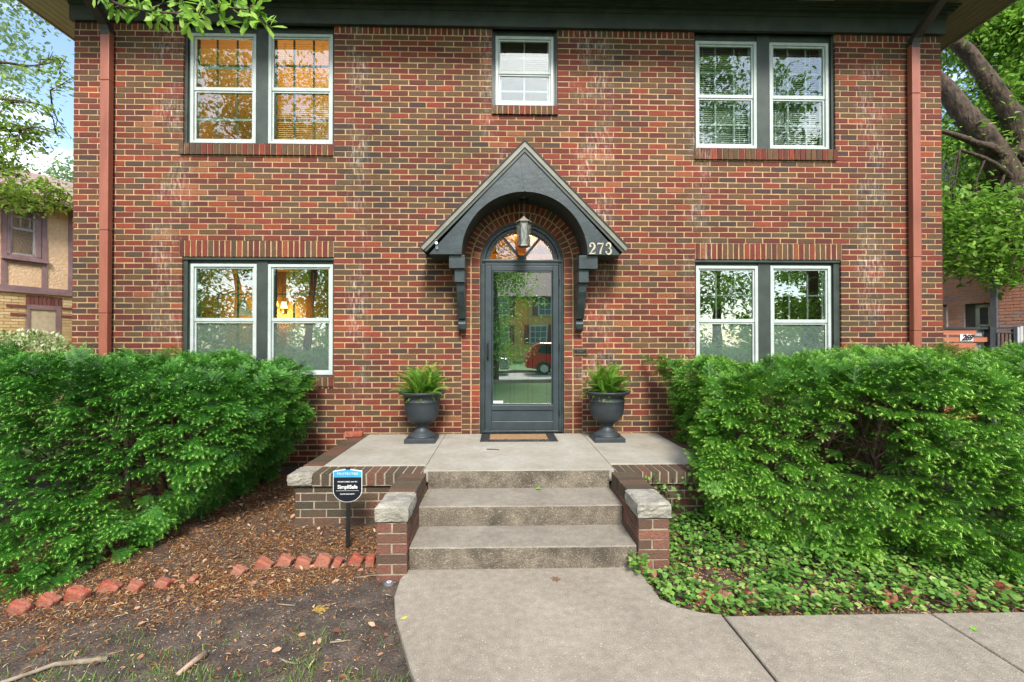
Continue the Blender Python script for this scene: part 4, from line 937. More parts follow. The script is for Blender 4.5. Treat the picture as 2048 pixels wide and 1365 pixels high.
def lumpy(p, f, seed):
    r = np.random.default_rng(seed); o = np.zeros(len(p))
    for k in range(7):
        w = rdirs(r)*f*(1+.35*k); o += np.sin(p@w+r.uniform(0, 6.3))/(1+.4*k)
    return o/2.6
def rdirs(r): a = r.normal(size=3); return a/np.linalg.norm(a)
def hedge(name, label, sdf, lo, hi, n, seed, mt=None, size=(.10, .185), zmin=.0, stems=(), bright=0):
    lo, hi = np.array(lo), np.array(hi); pts = []
    tot = 0
    while tot < n:
        p = lo+(hi-lo)*rng.random((40000, 3)); s = sdf(p)+.12*lumpy(p, 3.2, seed)+.09*lumpy(p, 8, seed+1)
        dep = -s; hole = lumpy(p, 5.5, seed+5)
        keep = (dep > 0) & (dep < .42) & (rng.random(len(p)) < np.exp(-dep/.10)) & (hole > -.72+.3*rng.random(len(p))) & (p[:, 2] > zmin)
        q = p[keep]; pts.append(q); tot += len(q)
    pos = np.concatenate(pts)[:n]; e = .02
    g = np.stack([(sdf(pos+np.eye(3)[i]*e)-sdf(pos-np.eye(3)[i]*e)) for i in range(3)], 1); g /= np.linalg.norm(g, axis=1)[:, None]+1e-9
    # shoots fan outwards; on the face they point out and slightly down/up, on top they lie nearly flat
    d = g*1.0+rdir(n)*.75+np.array([0, 0, .12]); d[:, 2] *= .75
    up = np.tile([0., 0, 1], (n, 1))+g*.7+rdir(n)*.4
    M = frames(d, up, rng.uniform(*size, n))
    dep = -(sdf(pos)); rnd = np.clip(.5+.32*rng.normal(size=n)*.6+.25*lumpy(pos, 2.2, seed+9)+bright, 0, 1)
    root = thing(name, label, 'hedge', ((lo[0]+hi[0])/2, (lo[1]+hi[1])/2, 0), None)
    scatter('foliage', *YT, M, pos-M[:, :, 0]*.55, rnd, mt or M_yew, parent=root, rmix=.55)
    b = MB()
    for (x, y) in stems:
        z = gz(x, y)-.05; hgt = random.uniform(.7, 1.15); top = Vector((x+random.uniform(-.35, .35), y+random.uniform(-.3, .3), hgt))
        p0 = Vector((x, y, z)); mid = p0.lerp(top, .5)+Vector((random.uniform(-.08, .08), random.uniform(-.08, .08), 0)); r = random.uniform(.012, .024)
        b.tube([p0, p0.lerp(mid, .5), mid, mid.lerp(top, .5), top], [r*1.25, r, r*.85, r*.6, r*.35], 7)
        for k in range(7):
            t = random.uniform(.15, .95); s0 = p0.lerp(mid, t*2) if t < .5 else mid.lerp(top, t*2-1); dd = Vector((random.uniform(-1, 1), random.uniform(-1, .6), random.uniform(.1, .9))).normalized()*random.uniform(.25, .6)
            s1 = s0+dd; s1.z = min(s1.z, 1.25); b.tube([s0, s0.lerp(s1, .5)+Vector((0, 0, random.uniform(-.04, .04))), s1], [r*.5, r*.35, r*.15], 5)
            for q in range(2): e0 = s0.lerp(s1, random.uniform(.4, .9)); b.tube([e0, e0+Vector((random.uniform(-.2, .2), random.uniform(-.2, .1), random.uniform(-.05, .2)))], [r*.2, r*.08], 4)
    b.build('branches', M_bark, root)
    return root
def sdfA(p):     # left hedge
    x, y, z = p.T
    front = -2.45+.55*np.clip((x+3.2)/1.3, 0, 1)**1.3+.42*np.clip((.75-z)/.75, 0, 1)*np.clip((x+3.2)/1.1, 0, 1)-.28*np.clip((1-z), 0, 1)*np.clip((-2.4-x)/.5, 0, 1)
    right = -2.05-.12*np.clip((1.2-z)/.3, 0, 1)*0-.62*np.clip((.75-z)/.75, 0, 1)**1.2
    top = 1.38-.12*np.clip((x+2.6)/.6, 0, 1)
    d = np.stack([(front-y), (x-right), (z-top), (-7.3-x), (y+.18)], 1); k = .07
    return k*np.log(np.exp(np.clip(d/k, -40, 40)).sum(1))
def sdfB(p):     # right hedge
    x, y, z = p.T
    front = -2.05-.71*np.clip((x-1.75)/1.3, 0, 1)**.9+.2*np.clip((.5-z)/.5, 0, 1)*np.clip((2.9-x)/1., 0, 1)
    left = 1.58+.28*np.clip((y+1.75)/.5, 0, 1)+.38*np.clip((.5-z)/.5, 0, 1)+.1*np.clip((.9-z)/.5, 0, 1)*np.clip((y+1.75)/.5, 0, 1)
    top = 1.36+.03*np.clip((x-2.6)/1, 0, 1)
    d = np.stack([(front-y), (left-x), (z-top), (x-7.4), (y+.18)], 1); k = .07
    return k*np.log(np.exp(np.clip(d/k, -40, 40)).sum(1))
hedge('yew_hedge', 'deep green yew hedge left of the porch under the lower left window', sdfA, (-6.3, -2.9, 0), (-1.7, -.1, 1.6), 12500, 11, stems=[(random.uniform(-4.2, -2.5), random.uniform(-1.5, -.6)) for _ in range(22)])
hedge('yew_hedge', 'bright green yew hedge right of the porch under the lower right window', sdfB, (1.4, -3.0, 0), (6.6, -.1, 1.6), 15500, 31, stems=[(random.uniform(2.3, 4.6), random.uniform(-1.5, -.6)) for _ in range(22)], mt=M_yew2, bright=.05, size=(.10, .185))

# ------------------------------------------------------------------ leaves and trees
LV = [(0, 0, 0), (.3, .24, .05), (.72, .2, .03), (1, 0, -.08), (.72, -.2, .03), (.3, -.24, .05)]; LF = [(0, 1, 2, 3), (0, 3, 4, 5)]; LR_ = [.5, .5]
def leaf_mat(name, dk, md, lt, tr=.4): return ramp_mat(name, [(0, dk), (.5, md), (1, lt)], rough=.45, bump=0, speck=0, trans=tr, spec=.4)
M_bark2 = mat('grey_bark', (.10, .066, .042), (.03, .021, .015), scale=14, rough=.95, bump=1, bscale=22, stretch=(1, 1, .35), bdist=.05)
def crown_points(clumps, per, spread):
    out = []
    for c, s in clumps:
        k = int(per*s*s); out.append(np.array(c)+rng.normal(size=(k, 3))*np.array([spread, spread, spread*.55])*s)
    return np.concatenate(out)
def refine(pts, rad, k=6):
    P_ = [Vector(p) for p in pts]; o = []; q = []
    for i in range(len(P_)-1):
        a = P_[max(0, i-1)]; b = P_[i]; c = P_[i+1]; d = P_[min(len(P_)-1, i+2)]
        for j in range(k if i < len(P_)-2 else k+1):
            t = j/k; o.append(.5*((2*b)+(c-a)*t+(2*a-5*b+4*c-d)*t*t+(3*b-a-3*c+d)*t**3)); r0 = rad[i]*(1-t)+rad[i+1]*t; q.append(r0*(1+random.uniform(-.05, .05)))
    return o, q
def tree(name, label, base, limbs, clumps, per, spread, leaf, lm, bark=None, twigs=True, group=None):
    t = thing(name, label, 'tree', base, group); b = MB()
    for pts, rad in limbs: b.tube(*refine(pts, rad), 14, wob=.07)
    b.build('trunk', bark or M_bark2, t, smooth=True)
    allp = [Vector(p) for pts, _ in limbs for p in pts]
    if twigs:
        w = MB()
        for c, s in clumps:
            c = Vector(c); near = min(allp, key=lambda p: (p-c).length)
            if (near-c).length > 1.3: near = c+(near-c).normalized()*.8
            mid = near.lerp(c, .5)+Vector((random.uniform(-.1, .1), random.uniform(-.1, .1), .08*(near-c).length)); L_ = (near-c).length
            r = .006+.012*L_; r = min(r, .022)
            w.tube([near, mid, c], [r, r*.7, .006], 5)
            for k in range(5):
                e = c+Vector(rng.normal(size=3)*spread*s*1.1); e.z -= .05; st = mid.lerp(c, random.random()); w.tube([st, st.lerp(e, .5), e], [.007, .005, .003], 4)
        w.build('branches', bark or M_bark2, t)
    pos = crown_points(clumps, per, spread); n = len(pos)
    d = rdir(n); d[:, 2] = d[:, 2]*.6-.35; up = np.tile([0., 0, 1.], (n, 1))+rdir(n)*.8
    M = frames(d, up, leaf*rng.uniform(.7, 1.25, n))
    scatter('crown', LV, LF, LR_, M, pos, np.clip(.5+.25*rng.normal(size=n), 0, 1), lm, parent=t, rmix=.1)
    return t
M_leafL = leaf_mat('left_leaves', (.10, .19, .02), (.22, .36, .04), (.42, .55, .10))
M_leafF = leaf_mat('far_leaves', (.10, .17, .08), (.20, .32, .13), (.36, .48, .24))
M_leafR = leaf_mat('right_leaves', (.08, .17, .02), (.18, .37, .04), (.38, .58, .10), tr=.5)
# left near tree: limbs sweep in from beyond the left edge of the photograph
Yl = 2.2
def C(px, py, Y, s=1): return (tuple(P(px, py, Y)), s)
limbs = [([(-11.5, 2.6, -.1), (-11.4, 2.6, 1.2), (-11.3, 2.5, 3.0), (-11.1, 2.4, 5.2), (-10.9, 2.4, 7.5)], [.32, .27, .24, .18, .1])]
for path in ([(-190, 330), (-60, 355), (20, 372), (80, 378), (138, 392)], [(-200, 300), (-60, 245), (20, 262), (70, 255), (112, 268)], [(-180, 230), (-60, 190), (0, 198), (60, 205), (105, 218)], [(-190, 420), (-60, 385), (10, 400), (60, 405), (110, 412)], [(-170, 160), (-80, 130), (0, 125), (60, 132), (118, 122)]):
    q = [tuple(P(a, b, Yl+random.uniform(-.1, .1))) for a, b in path]; limbs.append((q, [.06, .035, .022, .014, .006]))
cl = [C(a+random.uniform(-6, 6), b+random.uniform(-5, 5), Yl+random.uniform(-.5, .5), s) for a, b, s in
      [(-20, 385, 1.1), (10, 372, 1), (40, 385, 1), (70, 372, .9), (95, 385, .9), (120, 378, .8), (135, 398, .7), (30, 402, 1), (60, 408, .8), (-5, 345, 1), (110, 404, .6),
       (5, 255, 1), (30, 265, .9), (60, 258, .8), (85, 272, .7), (105, 262, .5), (50, 285, .7), (15, 290, .8), (-20, 300, 1.1), (-10, 325, 1), (20, 330, .7),
       (0, 205, .9), (30, 200, .7), (60, 210, .6), (90, 215, .5), (100, 128, .5), (118, 125, .4), (115, 150, .6), (125, 165, .5), (80, 140, .35), (-20, 230, 1),
       (-60, 200, 1.4), (-60, 300, 1.5), (-90, 380, 1.5), (-90, 120, 1.5), (-140, 250, 1.8)]]
tree('broadleaf_tree', 'yellow green leafy tree reaching in from the left in front of the stucco house', (-11.5, 2.6, -.1), limbs, cl, 160, .18, .075, M_leafL)
# far tree behind it
limbs = [([(-19, 9, 0), (-19, 9, 4), (-18.6, 9, 8), (-18.2, 9, 12)], [.4, .35, .25, .1])]
cl = [C(random.gauss(10, 42), random.uniform(-60, 235), 8+random.uniform(-1.5, 1.5), random.uniform(.6, 1.3)) for _ in range(30)]
cl = [c for c in cl if (c[0][0] < P(62+34*random.random(), 0, 8).x)]
tree('broadleaf_tree', 'taller blue green tree standing behind the left tree against the sky', (-19, 9, 0), limbs, cl, 130, .4, .15, M_leafF, twigs=False)
tb = [C(random.uniform(90, 200), random.uniform(335, 400), 16+random.uniform(-1, 1), random.uniform(.7, 1.2)) for _ in range(16)]
tree('broadleaf_tree', 'small distant pale green tree beyond the roof of the stucco house', (-18.6, 16, 0), [([(-18.6, 16, 0), (-18.6, 16, 3), (-18.5, 16, 6)], [.3, .2, .1])], tb, 140, .6, .2, M_leafF, twigs=False)
# right tree: heavy forked limbs
Yr = 2.6
def Q(a, b, dy=0): return tuple(P(a, b, Yr+dy))
limbs = [([(10.6, 2.6, -.1), (10.5, 2.6, .8), (10.35, 2.6, 1.8), Q(2110, 545), Q(2065, 455), Q(2025, 385)], [.42, .36, .33, .31, .29, .25]),
         ([Q(2040, 415), Q(2000, 330), Q(1965, 270), Q(1930, 232, .1), Q(1890, 178, .2), Q(1840, 130, .3), Q(1760, 90, .4)], [.24, .22, .19, .175, .15, .11, .06]),
         ([Q(2050, 300, .1), Q(2020, 225, .1), Q(1985, 175, .15), Q(1945, 118, .2), Q(1905, 78, .2), Q(1850, 30, .3)], [.20, .155, .14, .125, .11, .08]),
         ([Q(2070, 440, .1), Q(2080, 330, .1), Q(2110, 200), Q(2150, 60), Q(2180, -80)], [.26, .22, .2, .16, .1]),
         ([Q(2040, 320), Q(2052, 290, .1)], [.2, .2]),
         ([Q(2035, 355), Q(1990, 300, -.2), Q(1955, 288, -.3), Q(1915, 272, -.3), Q(1880, 262, -.2)], [.09, .07, .055, .045, .03]),
         ([Q(2045, 390), Q(2010, 345, -.2), Q(1970, 318, -.3), Q(1920, 300, -.3)], [.07, .05, .035, .02])]
cl = []
for _ in range(190):
    a, b = random.uniform(1880, 2110), random.uniform(-40, 540)
    g = (a > 1890 and 300 < b < 365 and a < 1960) or (b < 260 and 120 < b and a < 1960 and random.random() < .6)
    if g or (b > 470 and random.random() < .75): continue
    cl.append(C(a, b, Yr+random.uniform(.3, 1.9), random.uniform(.7, 1.15)))
cl += [C(a, b, Yr-.3, s) for a, b, s in ((1905, 500, .9), (1935, 488, .9), (1900, 535, .6), (1965, 480, .9), (2000, 500, .9), (2030, 510, 1), (1990, 545, .7), (2010, 560, .6), (2028, 545, .6), (1925, 460, 1), (1980, 440, 1), (1900, 430, 1), (2035, 450, 1), (1950, 420, 1), (1895, 395, .9), (2010, 400, 1))]
tree('shade_tree', 'large shade tree with thick forked limbs rising at the right edge', (10.6, 2.6, -.1), limbs, cl, 260, .28, .105, M_leafR)
# branch of a tree near the camera, hanging in over the upper left of the house
def near_tree():
    t = thing('young_tree', 'leafy tree whose fresh green branch hangs across the top left of the house', 'tree', (-4.4, -4.6, -.05))
    Yn = -3.45; b = MB()
    b.tube([(-4.4, -4.6, -.1), (-4.35, -4.6, 1.2), (-4.2, -4.5, 2.4), (-4.0, -4.3, 4.0), (-3.9, -4.2, 5.2)], [.09, .08, .07, .05, .025], 10, wob=.05)
    b.build('trunk', M_bark2, t, smooth=True)
    main = [(-4.1, -4.4, 3.2), (-3.2, -3.9, 3.35)]+[tuple(P(x, y, Yn)) for x, y in ((90, -60), (190, -10), (250, 14), (300, 24), (350, 27), (400, 18), (450, 15), (500, 20), (520, 38), (545, 58))]
    w = MB(); w.tube(main, [.035, .022, .012, .008, .006, .005, .0045, .004, .0035, .003, .0022, .0015], 7)
    tw = []; mp_ = [Vector(p) for p in main]
    for px, py, qx, qy in ((200, -8, 240, -30), (250, 14, 215, 20), (300, 24, 330, 5), (330, 26, 310, 40), (350, 27, 380, 45), (400, 18, 410, -15), (430, 16, 450, 45), (470, 16, 480, -18), (495, 20, 520, 5), (280, 20, 275, -10), (370, 24, 360, -12), (400, 20, 395, 42), (440, 14, 430, -14), (500, 22, 490, 45)):
        a, e = P(px, py, Yn), P(qx, qy, Yn+random.uniform(-.08, .08)); w.tube([a, a.lerp(e, .5)+Vector((0, 0, .008)), e], [.003, .002, .0012], 5); tw += [a.lerp(e, k/4) for k in range(1, 5)]
    w.build('branches', M_bark, t)
    nodes = [mp_[i].lerp(mp_[i+1], k/5) for i in range(3, len(mp_)-1) for k in range(5)]+tw+tw
    pos = []; d = []
    for nd in nodes:
        for k in range(random.choice((1, 1, 2, 2))): pos.append(tuple(nd)); d.append((random.gauss(.25, .6), random.gauss(0, .45), random.gauss(-.25, .6)))
    n = len(pos); pos = np.array(pos); d = np.array(d); LV2 = [(0, 0, 0), (.12, .01, 0), (.4, .11, .03), (.75, .16, .02), (1, 0, -.03), (.75, -.16, .02), (.4, -.11, .03), (.12, -.01, 0)]
    M = frames(d, np.tile([0., -.5, .6], (n, 1))+rdir(n)*.6, rng.uniform(.05, .085, n))
    scatter('foliage', LV2, [(0, 1, 2, 3, 4), (0, 4, 5, 6, 7)], [.5, .5], M, pos, rng.uniform(0, 1, n), leaf_mat('fresh_leaves', (.13, .30, .025), (.26, .48, .05), (.42, .62, .13), tr=.45), parent=t, rmix=0)
    # the rest of the crown, above and beside the frame
    cl = [((-4.0+random.gauss(0, .7), -4.5+random.gauss(0, .6), 5.1+random.gauss(0, .7)), 1) for _ in range(22)]
    ps = crown_points(cl, 90, .28); n = len(ps); dd = rdir(n); dd[:, 2] -= .3
    scatter('crown', LV2, [(0, 1, 2, 3, 4), (0, 4, 5, 6, 7)], [.5, .5], frames(dd, np.tile([0., 0, 1], (n, 1))+rdir(n)*.6, rng.uniform(.06, .1, n)), ps, rng.uniform(0, 1, n), MATS['fresh_leaves'], parent=t, rmix=0)
near_tree()

# pale shrub at the left
def pale_shrub():
    Y = 1.6; c = P(62, 700, Y); t = thing('flowering_shrub', 'rounded pale green and cream shrub behind the left hedge', 'shrub', (c.x, Y, 0))
    n = 5200; u = rdir(n); u[:, 2] = np.abs(u[:, 2]); r = rng.uniform(.75, 1.03, n)**.6+.04*lumpy(u, 7, 4)
    pos = np.array([c.x, Y, W(60, 740, Y)[1]-.55])+u*r[:, None]*np.array([.98, .9, 1.12])
    M = frames(u+rdir(n)*.8, u+rdir(n)*.5, rng.uniform(.04, .075, n))
    scatter('foliage', LV, LF, LR_, M, pos, np.clip(.45+.3*rng.normal(size=n)+.25*(rng.random(n) > .8), 0, 1), ramp_mat('pale_leaves', [(0, (.12, .22, .06)), (.5, (.28, .40, .13)), (.8, (.48, .55, .3)), (1, (.7, .7, .55))], rough=.6, bump=0, speck=0, trans=.3), parent=t, rmix=0)
    b = MB()
    for k in range(14):
        a = random.uniform(0, 6.3); b.tube([(c.x+.1*math.cos(a), Y+.1*math.sin(a), -.05), (c.x+.6*math.cos(a), Y+.55*math.sin(a), 1.2)], [.02, .008], 5)
    b.build('branches', M_bark, t)
pale_shrub()

# ------------------------------------------------------------------ neighbouring houses
class Plane:
    """a wall plane seen obliquely: (a along the wall, d inward, z)"""
    def __init__(s, O, ang, side):
        s.O = Vector((*O, 0)); s.u = Vector((math.sin(ang), math.cos(ang), 0)); s.n = Vector((-math.cos(ang), math.sin(ang), 0))*side
    def fn(s, a, d, z): p = s.O+s.u*a+s.n*d; return (p.x, p.y, z)
    def at(s, px, py):
        r = Vector(ray(px, py)); C0 = Vector(CAM); t = (s.O-C0).dot(s.n)/r.dot(s.n); p = C0+r*t; return (p-s.O).dot(s.u), p.z
    def rect(s, mb, a0, a1, z0, z1, d0, d1, rnd=.5, mi=0):
        c = [s.fn(a, d, z) for z in (z0, z1) for a, d in ((a0, d0), (a1, d0), (a1, d1), (a0, d1))]; mb.hexa(c, rnd, mi)
def stucco_house():
    pl = Plane((-10.4, 4.4), R_(24), 1); t = thing('stucco_house', 'neighbouring house at left with tan stucco, brown timbering and yellow brick below', 'house', pl.fn(0, 0, 0))
    M_st = mat('tan_stucco', (.88, .64, .42), (.74, .50, .30), scale=18, rough=.95, bump=1, bscale=30, stretch=(1, 1, 2.2), bdist=.03)
    M_tb = mat('purple_brown_timber', srgb(150, 122, 124), srgb(130, 105, 106), scale=5, rough=.7, bump=.2)
    M_yb = ramp_mat('yellow_brick', [(0, (.60, .42, .20)), (.5, (.72, .53, .28)), (1, (.8, .64, .4))], bump=.4, bscale=60, speck=.25, sscale=40, dark=(.3, .18, .07))
    M_rb = ramp_mat('plum_brick', [(0, (.16, .05, .045)), (1, (.26, .09, .08))], bump=.4, bscale=60, speck=.2)
    M_wd = mat('dark_pane', (.10, .12, .13), (.14, .16, .17), scale=3, rough=.3, spec=.15)
    zb0 = pl.at(70, 588)[1]; zb1 = pl.at(70, 575)[1]; zt = pl.at(120, 408)[1]; A0, A1 = -7, 9
    w = MB(); pl.rect(w, A0, A1, zb1-.02, zt, .0, .25); 
    c = [pl.fn(a, d, z) for z in (-.1, zt) for a, d in ((A0, .3), (A1, .3), (A1, 8), (A0, 8))]; w.hexa(c)
    w.build('stucco_wall', M_st, t)
    b = MB(); lw0, lz1 = pl.at(54, 609); lw1, _ = pl.at(122, 620); _, lz0 = pl.at(80, 700)
    k = MB(); pl.rect(k, A0, A1, -.1, zb0, .012, .2)
    k.build('mortar', mat('cream_mortar', (.6, .5, .34)), t)
    fill(b, lambda lo, hi: [(A0, lw0-.02), (lw1+.02, A1)] if lz0 < (lo+hi)/2 < lz1+.13 else [(A0, A1)], None, -.05, zb0, pl.fn, depth=.05)
    b.build('brick_wall', M_yb, t)
    s = MB(); row(s, lw0-.02, lw1+.02, lz1+.0, lz1+.2, pl.fn, w=.07, depth=.06, proud=.01); s.build('brick_lintel', M_rb, t)
    for sx, a, l in ((1, lw1+.02, .26), (-1, lw0-.02, .3)):
        for j, zz in enumerate((-.02, -.2, )): q = MB(); q_a, q_b = sorted((a, a+sx*l*(1-.2*j))); pl.rect(q, q_a, q_b, lz1+zz-.06, lz1+zz, -.012, .02, .6); q.build('quoin_brick', M_rb, t)
    f = MB(); pl.rect(f, lw0, lw1, lz1-.1, lz1, -.01, .1); pl.rect(f, lw1-.09, lw1, lz0, lz1-.1, -.01, .1); pl.rect(f, lw0, lw0+.04, lz0, lz1-.1, -.01, .1)
    fo = f.build('window', M_tb, t); g = MB(); pl.rect(g, lw0+.04, lw1-.09, lz0, lz1-.1, .04, .06); g.build('pane', M_wd, fo)
    T = MB()
    pl.rect(T, A0, A1, zb0, zb1, -.05, .0)
    for p0, p1 in ((1.5, 12.5), (83, 93), (136, 145.5)):
        a0 = pl.at(p0, 500)[0]; a1 = pl.at(p1, 500)[0]; pl.rect(T, a0, a1, zb1+.001, zt-.12, -.025, .0)
    pl.rect(T, A0, A1, zt-.12, zt, -.03, .0)
    zs = pl.at(50, 520)[1]; pl.rect(T, pl.at(12.6, 500)[0], pl.at(82.9, 500)[0], zs-.10, zs-.03, -.022, .0)
    pl.rect(T, pl.at(1, 500)[0], pl.at(95, 500)[0], zs-.03, zs+.05, -.07, .0)
    T.build('timbering', M_tb, t)
    a0, z1 = pl.at(14, 405); a1, _ = pl.at(82, 420); z0 = zs+.051; zm = pl.at(45, 459)[1]; zmu = pl.at(45, 436)[1]
    f = MB(); 
    for r in ((a0, a0+.05, z0, z1), (a1-.09, a1, z0, z1), (a0, a1, z1-.08, z1), (a0, a1, z0, z0+.04)): pl.rect(f, *r, -.03, .02)
    wo = f.build('window', M_tb, t); fr = MB(); M_wf = mat('grey_sash', (.42, .40, .42), rough=.5)
    for r in ((a0+.05, a0+.08, z0+.04, z1-.08), (a1-.13, a1-.09, z0+.04, z1-.08), (a0+.05, a1-.09, zm-.03, zm+.02), (a0+.05, a1-.09, z1-.11, z1-.08), (a0+.05, a1-.09, z0+.04, z0+.07), (a0+.05, a1-.09, zmu-.01, zmu+.01), (a0+(a1-a0)*.36, a0+(a1-a0)*.36+.02, zm, zmu), (a0+(a1-a0)*.64, a0+(a1-a0)*.64+.02, zm, zmu)): pl.rect(fr, *r, -.012, .02)
    fr.build('frame', M_wf, wo); g = MB(); pl.rect(g, a0+.05, a1-.09, z0+.04, z1-.08, .0, .015); g.build('pane', M_wd, wo)
    r = MB(); ov = .45; h = 1.7
    M_rf = mat('plum_shingle', srgb(158, 130, 120), srgb(128, 104, 98), scale=6, rough=.9, bump=.8, bscale=30, stretch=(1, 1, 5))
    v = [pl.fn(A0-.4, -ov, zt-.02), pl.fn(A1+.4, -ov, zt-.02), pl.fn(A1+.4, 4.1, zt+h), pl.fn(A0-.4, 4.1, zt+h), pl.fn(A1+.4, 8.6, zt-.02), pl.fn(A0-.4, 8.6, zt-.02)]
    r.add(v, [(0, 1, 2, 3), (3, 2, 4, 5), (0, 3, 5), (1, 4, 2)]); r.add([(x, y, z-.1) for x, y, z in v], [(0, 1, 2, 3), (3, 2, 4, 5)]); pl.rect(r, A0-.4, A1+.4, zt-.14, zt-.02, -ov-.02, -ov); r.build('roof', M_rf, t)
stucco_house()
def brick_building():
    pl = Plane((10.3, 4.5), R_(-22), -1); t = thing('brick_building', 'neighbouring pinkish red brick building beyond the fence at right', 'house', pl.fn(0, 0, 0))
    A0, A1 = -6.5, 9; zt = 5.0; a0, z1 = pl.at(1979, 603); a1, _ = pl.at(1928, 606); z0 = pl.at(1950, 668)[1]; a0, a1 = sorted((a0, a1))
    M_pb = ramp_mat('pink_brick', [(0, (.50, .38, .38)), (.3, (.66, .36, .30)), (.6, (.74, .34, .25)), (1, (.80, .38, .25))], bump=.4, bscale=60, speck=.2, sscale=30, dark=(.3, .15, .12))
    b = MB(); fill(b, lambda lo, hi: [(A0, a0), (a1, A1)] if z0 < (lo+hi)/2 < z1 else [(A0, A1)], None, -.1, zt, pl.fn, depth=.05); b.build('brick_wall', M_pb, t)
    m = MB()
    for r in ((A0, a0, -.1, zt), (a1, A1, -.1, zt), (a0, a1, -.1, z0), (a0, a1, z1, zt)): pl.rect(m, *r, .008, .25)
    c = [pl.fn(a, d, z) for z in (-.1, zt) for a, d in ((A0, .3), (A1, .3), (A1, 8), (A0, 8))]; m.hexa(c); m.build('mortar', mat('pink_mortar', (.7, .52, .45)), t)
    M_gw = mat('white_frame', (.75, .75, .73), rough=.5); Mg = mat('grey_reveal', (.13, .13, .13), rough=.7)
    f = MB(); pl.rect(f, a0, a1, z1-.06, z1, .06, .2); pl.rect(f, a1-.16, a1, z0, z1-.06, .06, .2); f.build('window_reveal', Mg, t)
    f = MB(); b1 = a1-.16
    for r in ((a0, a0+.05, z0, z1-.06), (b1-.07, b1, z0, z1-.06), (a0, b1, z1-.12, z1-.06), (a0, b1, z0+.16, z0+.2), (a0, b1, z0, z0+.04)): pl.rect(f, *r, .07, .13)
    fo = f.build('window', M_gw, t); g = MB(); pl.rect(g, a0, b1, z0, z1-.1, .1, .12); g.build('pane', MATS['dark_pane'], fo)
    d = MB(); da = pl.at(1991, 600)[0]; p = [pl.fn(da, -.06, z) for z in (0, 2, 4.9)]; d.bar(p[0], p[2], .1, .08, up=pl.n); d.build('downspout', mat('grey_pipe', (.15, .16, .19), rough=.5), t)
    r = MB(); v = [pl.fn(A0-.4, -.5, zt), pl.fn(A1+.4, -.5, zt), pl.fn(A1+.4, 4, zt+2.4), pl.fn(A0-.4, 4, zt+2.4), pl.fn(A1+.4, 8.5, zt), pl.fn(A0-.4, 8.5, zt)]
    r.add(v, [(0, 1, 2, 3), (3, 2, 4, 5), (0, 3, 5), (1, 4, 2), (0, 5, 4, 1)]); r.build('roof', M_shingle, t)
    # wall lamp with its conduit
    k = pl.at(1893, 612); q = thing('wall_lamp', 'small black flood lamp with conduit on the pink brick wall beside the big house corner', 'lamp', pl.fn(k[0], 0, k[1]))
    h = MB(); P0 = Vector(pl.fn(k[0], -.1, k[1])); h.lathe([(0, .03), (.05, .02), (.055, -.01), (.03, -.03)], P0, 10); h.bar(P0, Vector(pl.fn(k[0]+.25, -.02, k[1]+.0)), .03, .02); h.tube([P0+Vector((-.1, 0, -.02)), P0+Vector((-.16, -.03, -.1))], [.03, .04], 8); h.build('lamp_head', M_black, q)
    c = MB(); ka = pl.at(1896, 640)[0]; c.tube([pl.fn(ka, -.04, k[1]-.02), pl.fn(ka, -.04, .3)], .02, 6); c.build('conduit', M_gw, q)
brick_building()
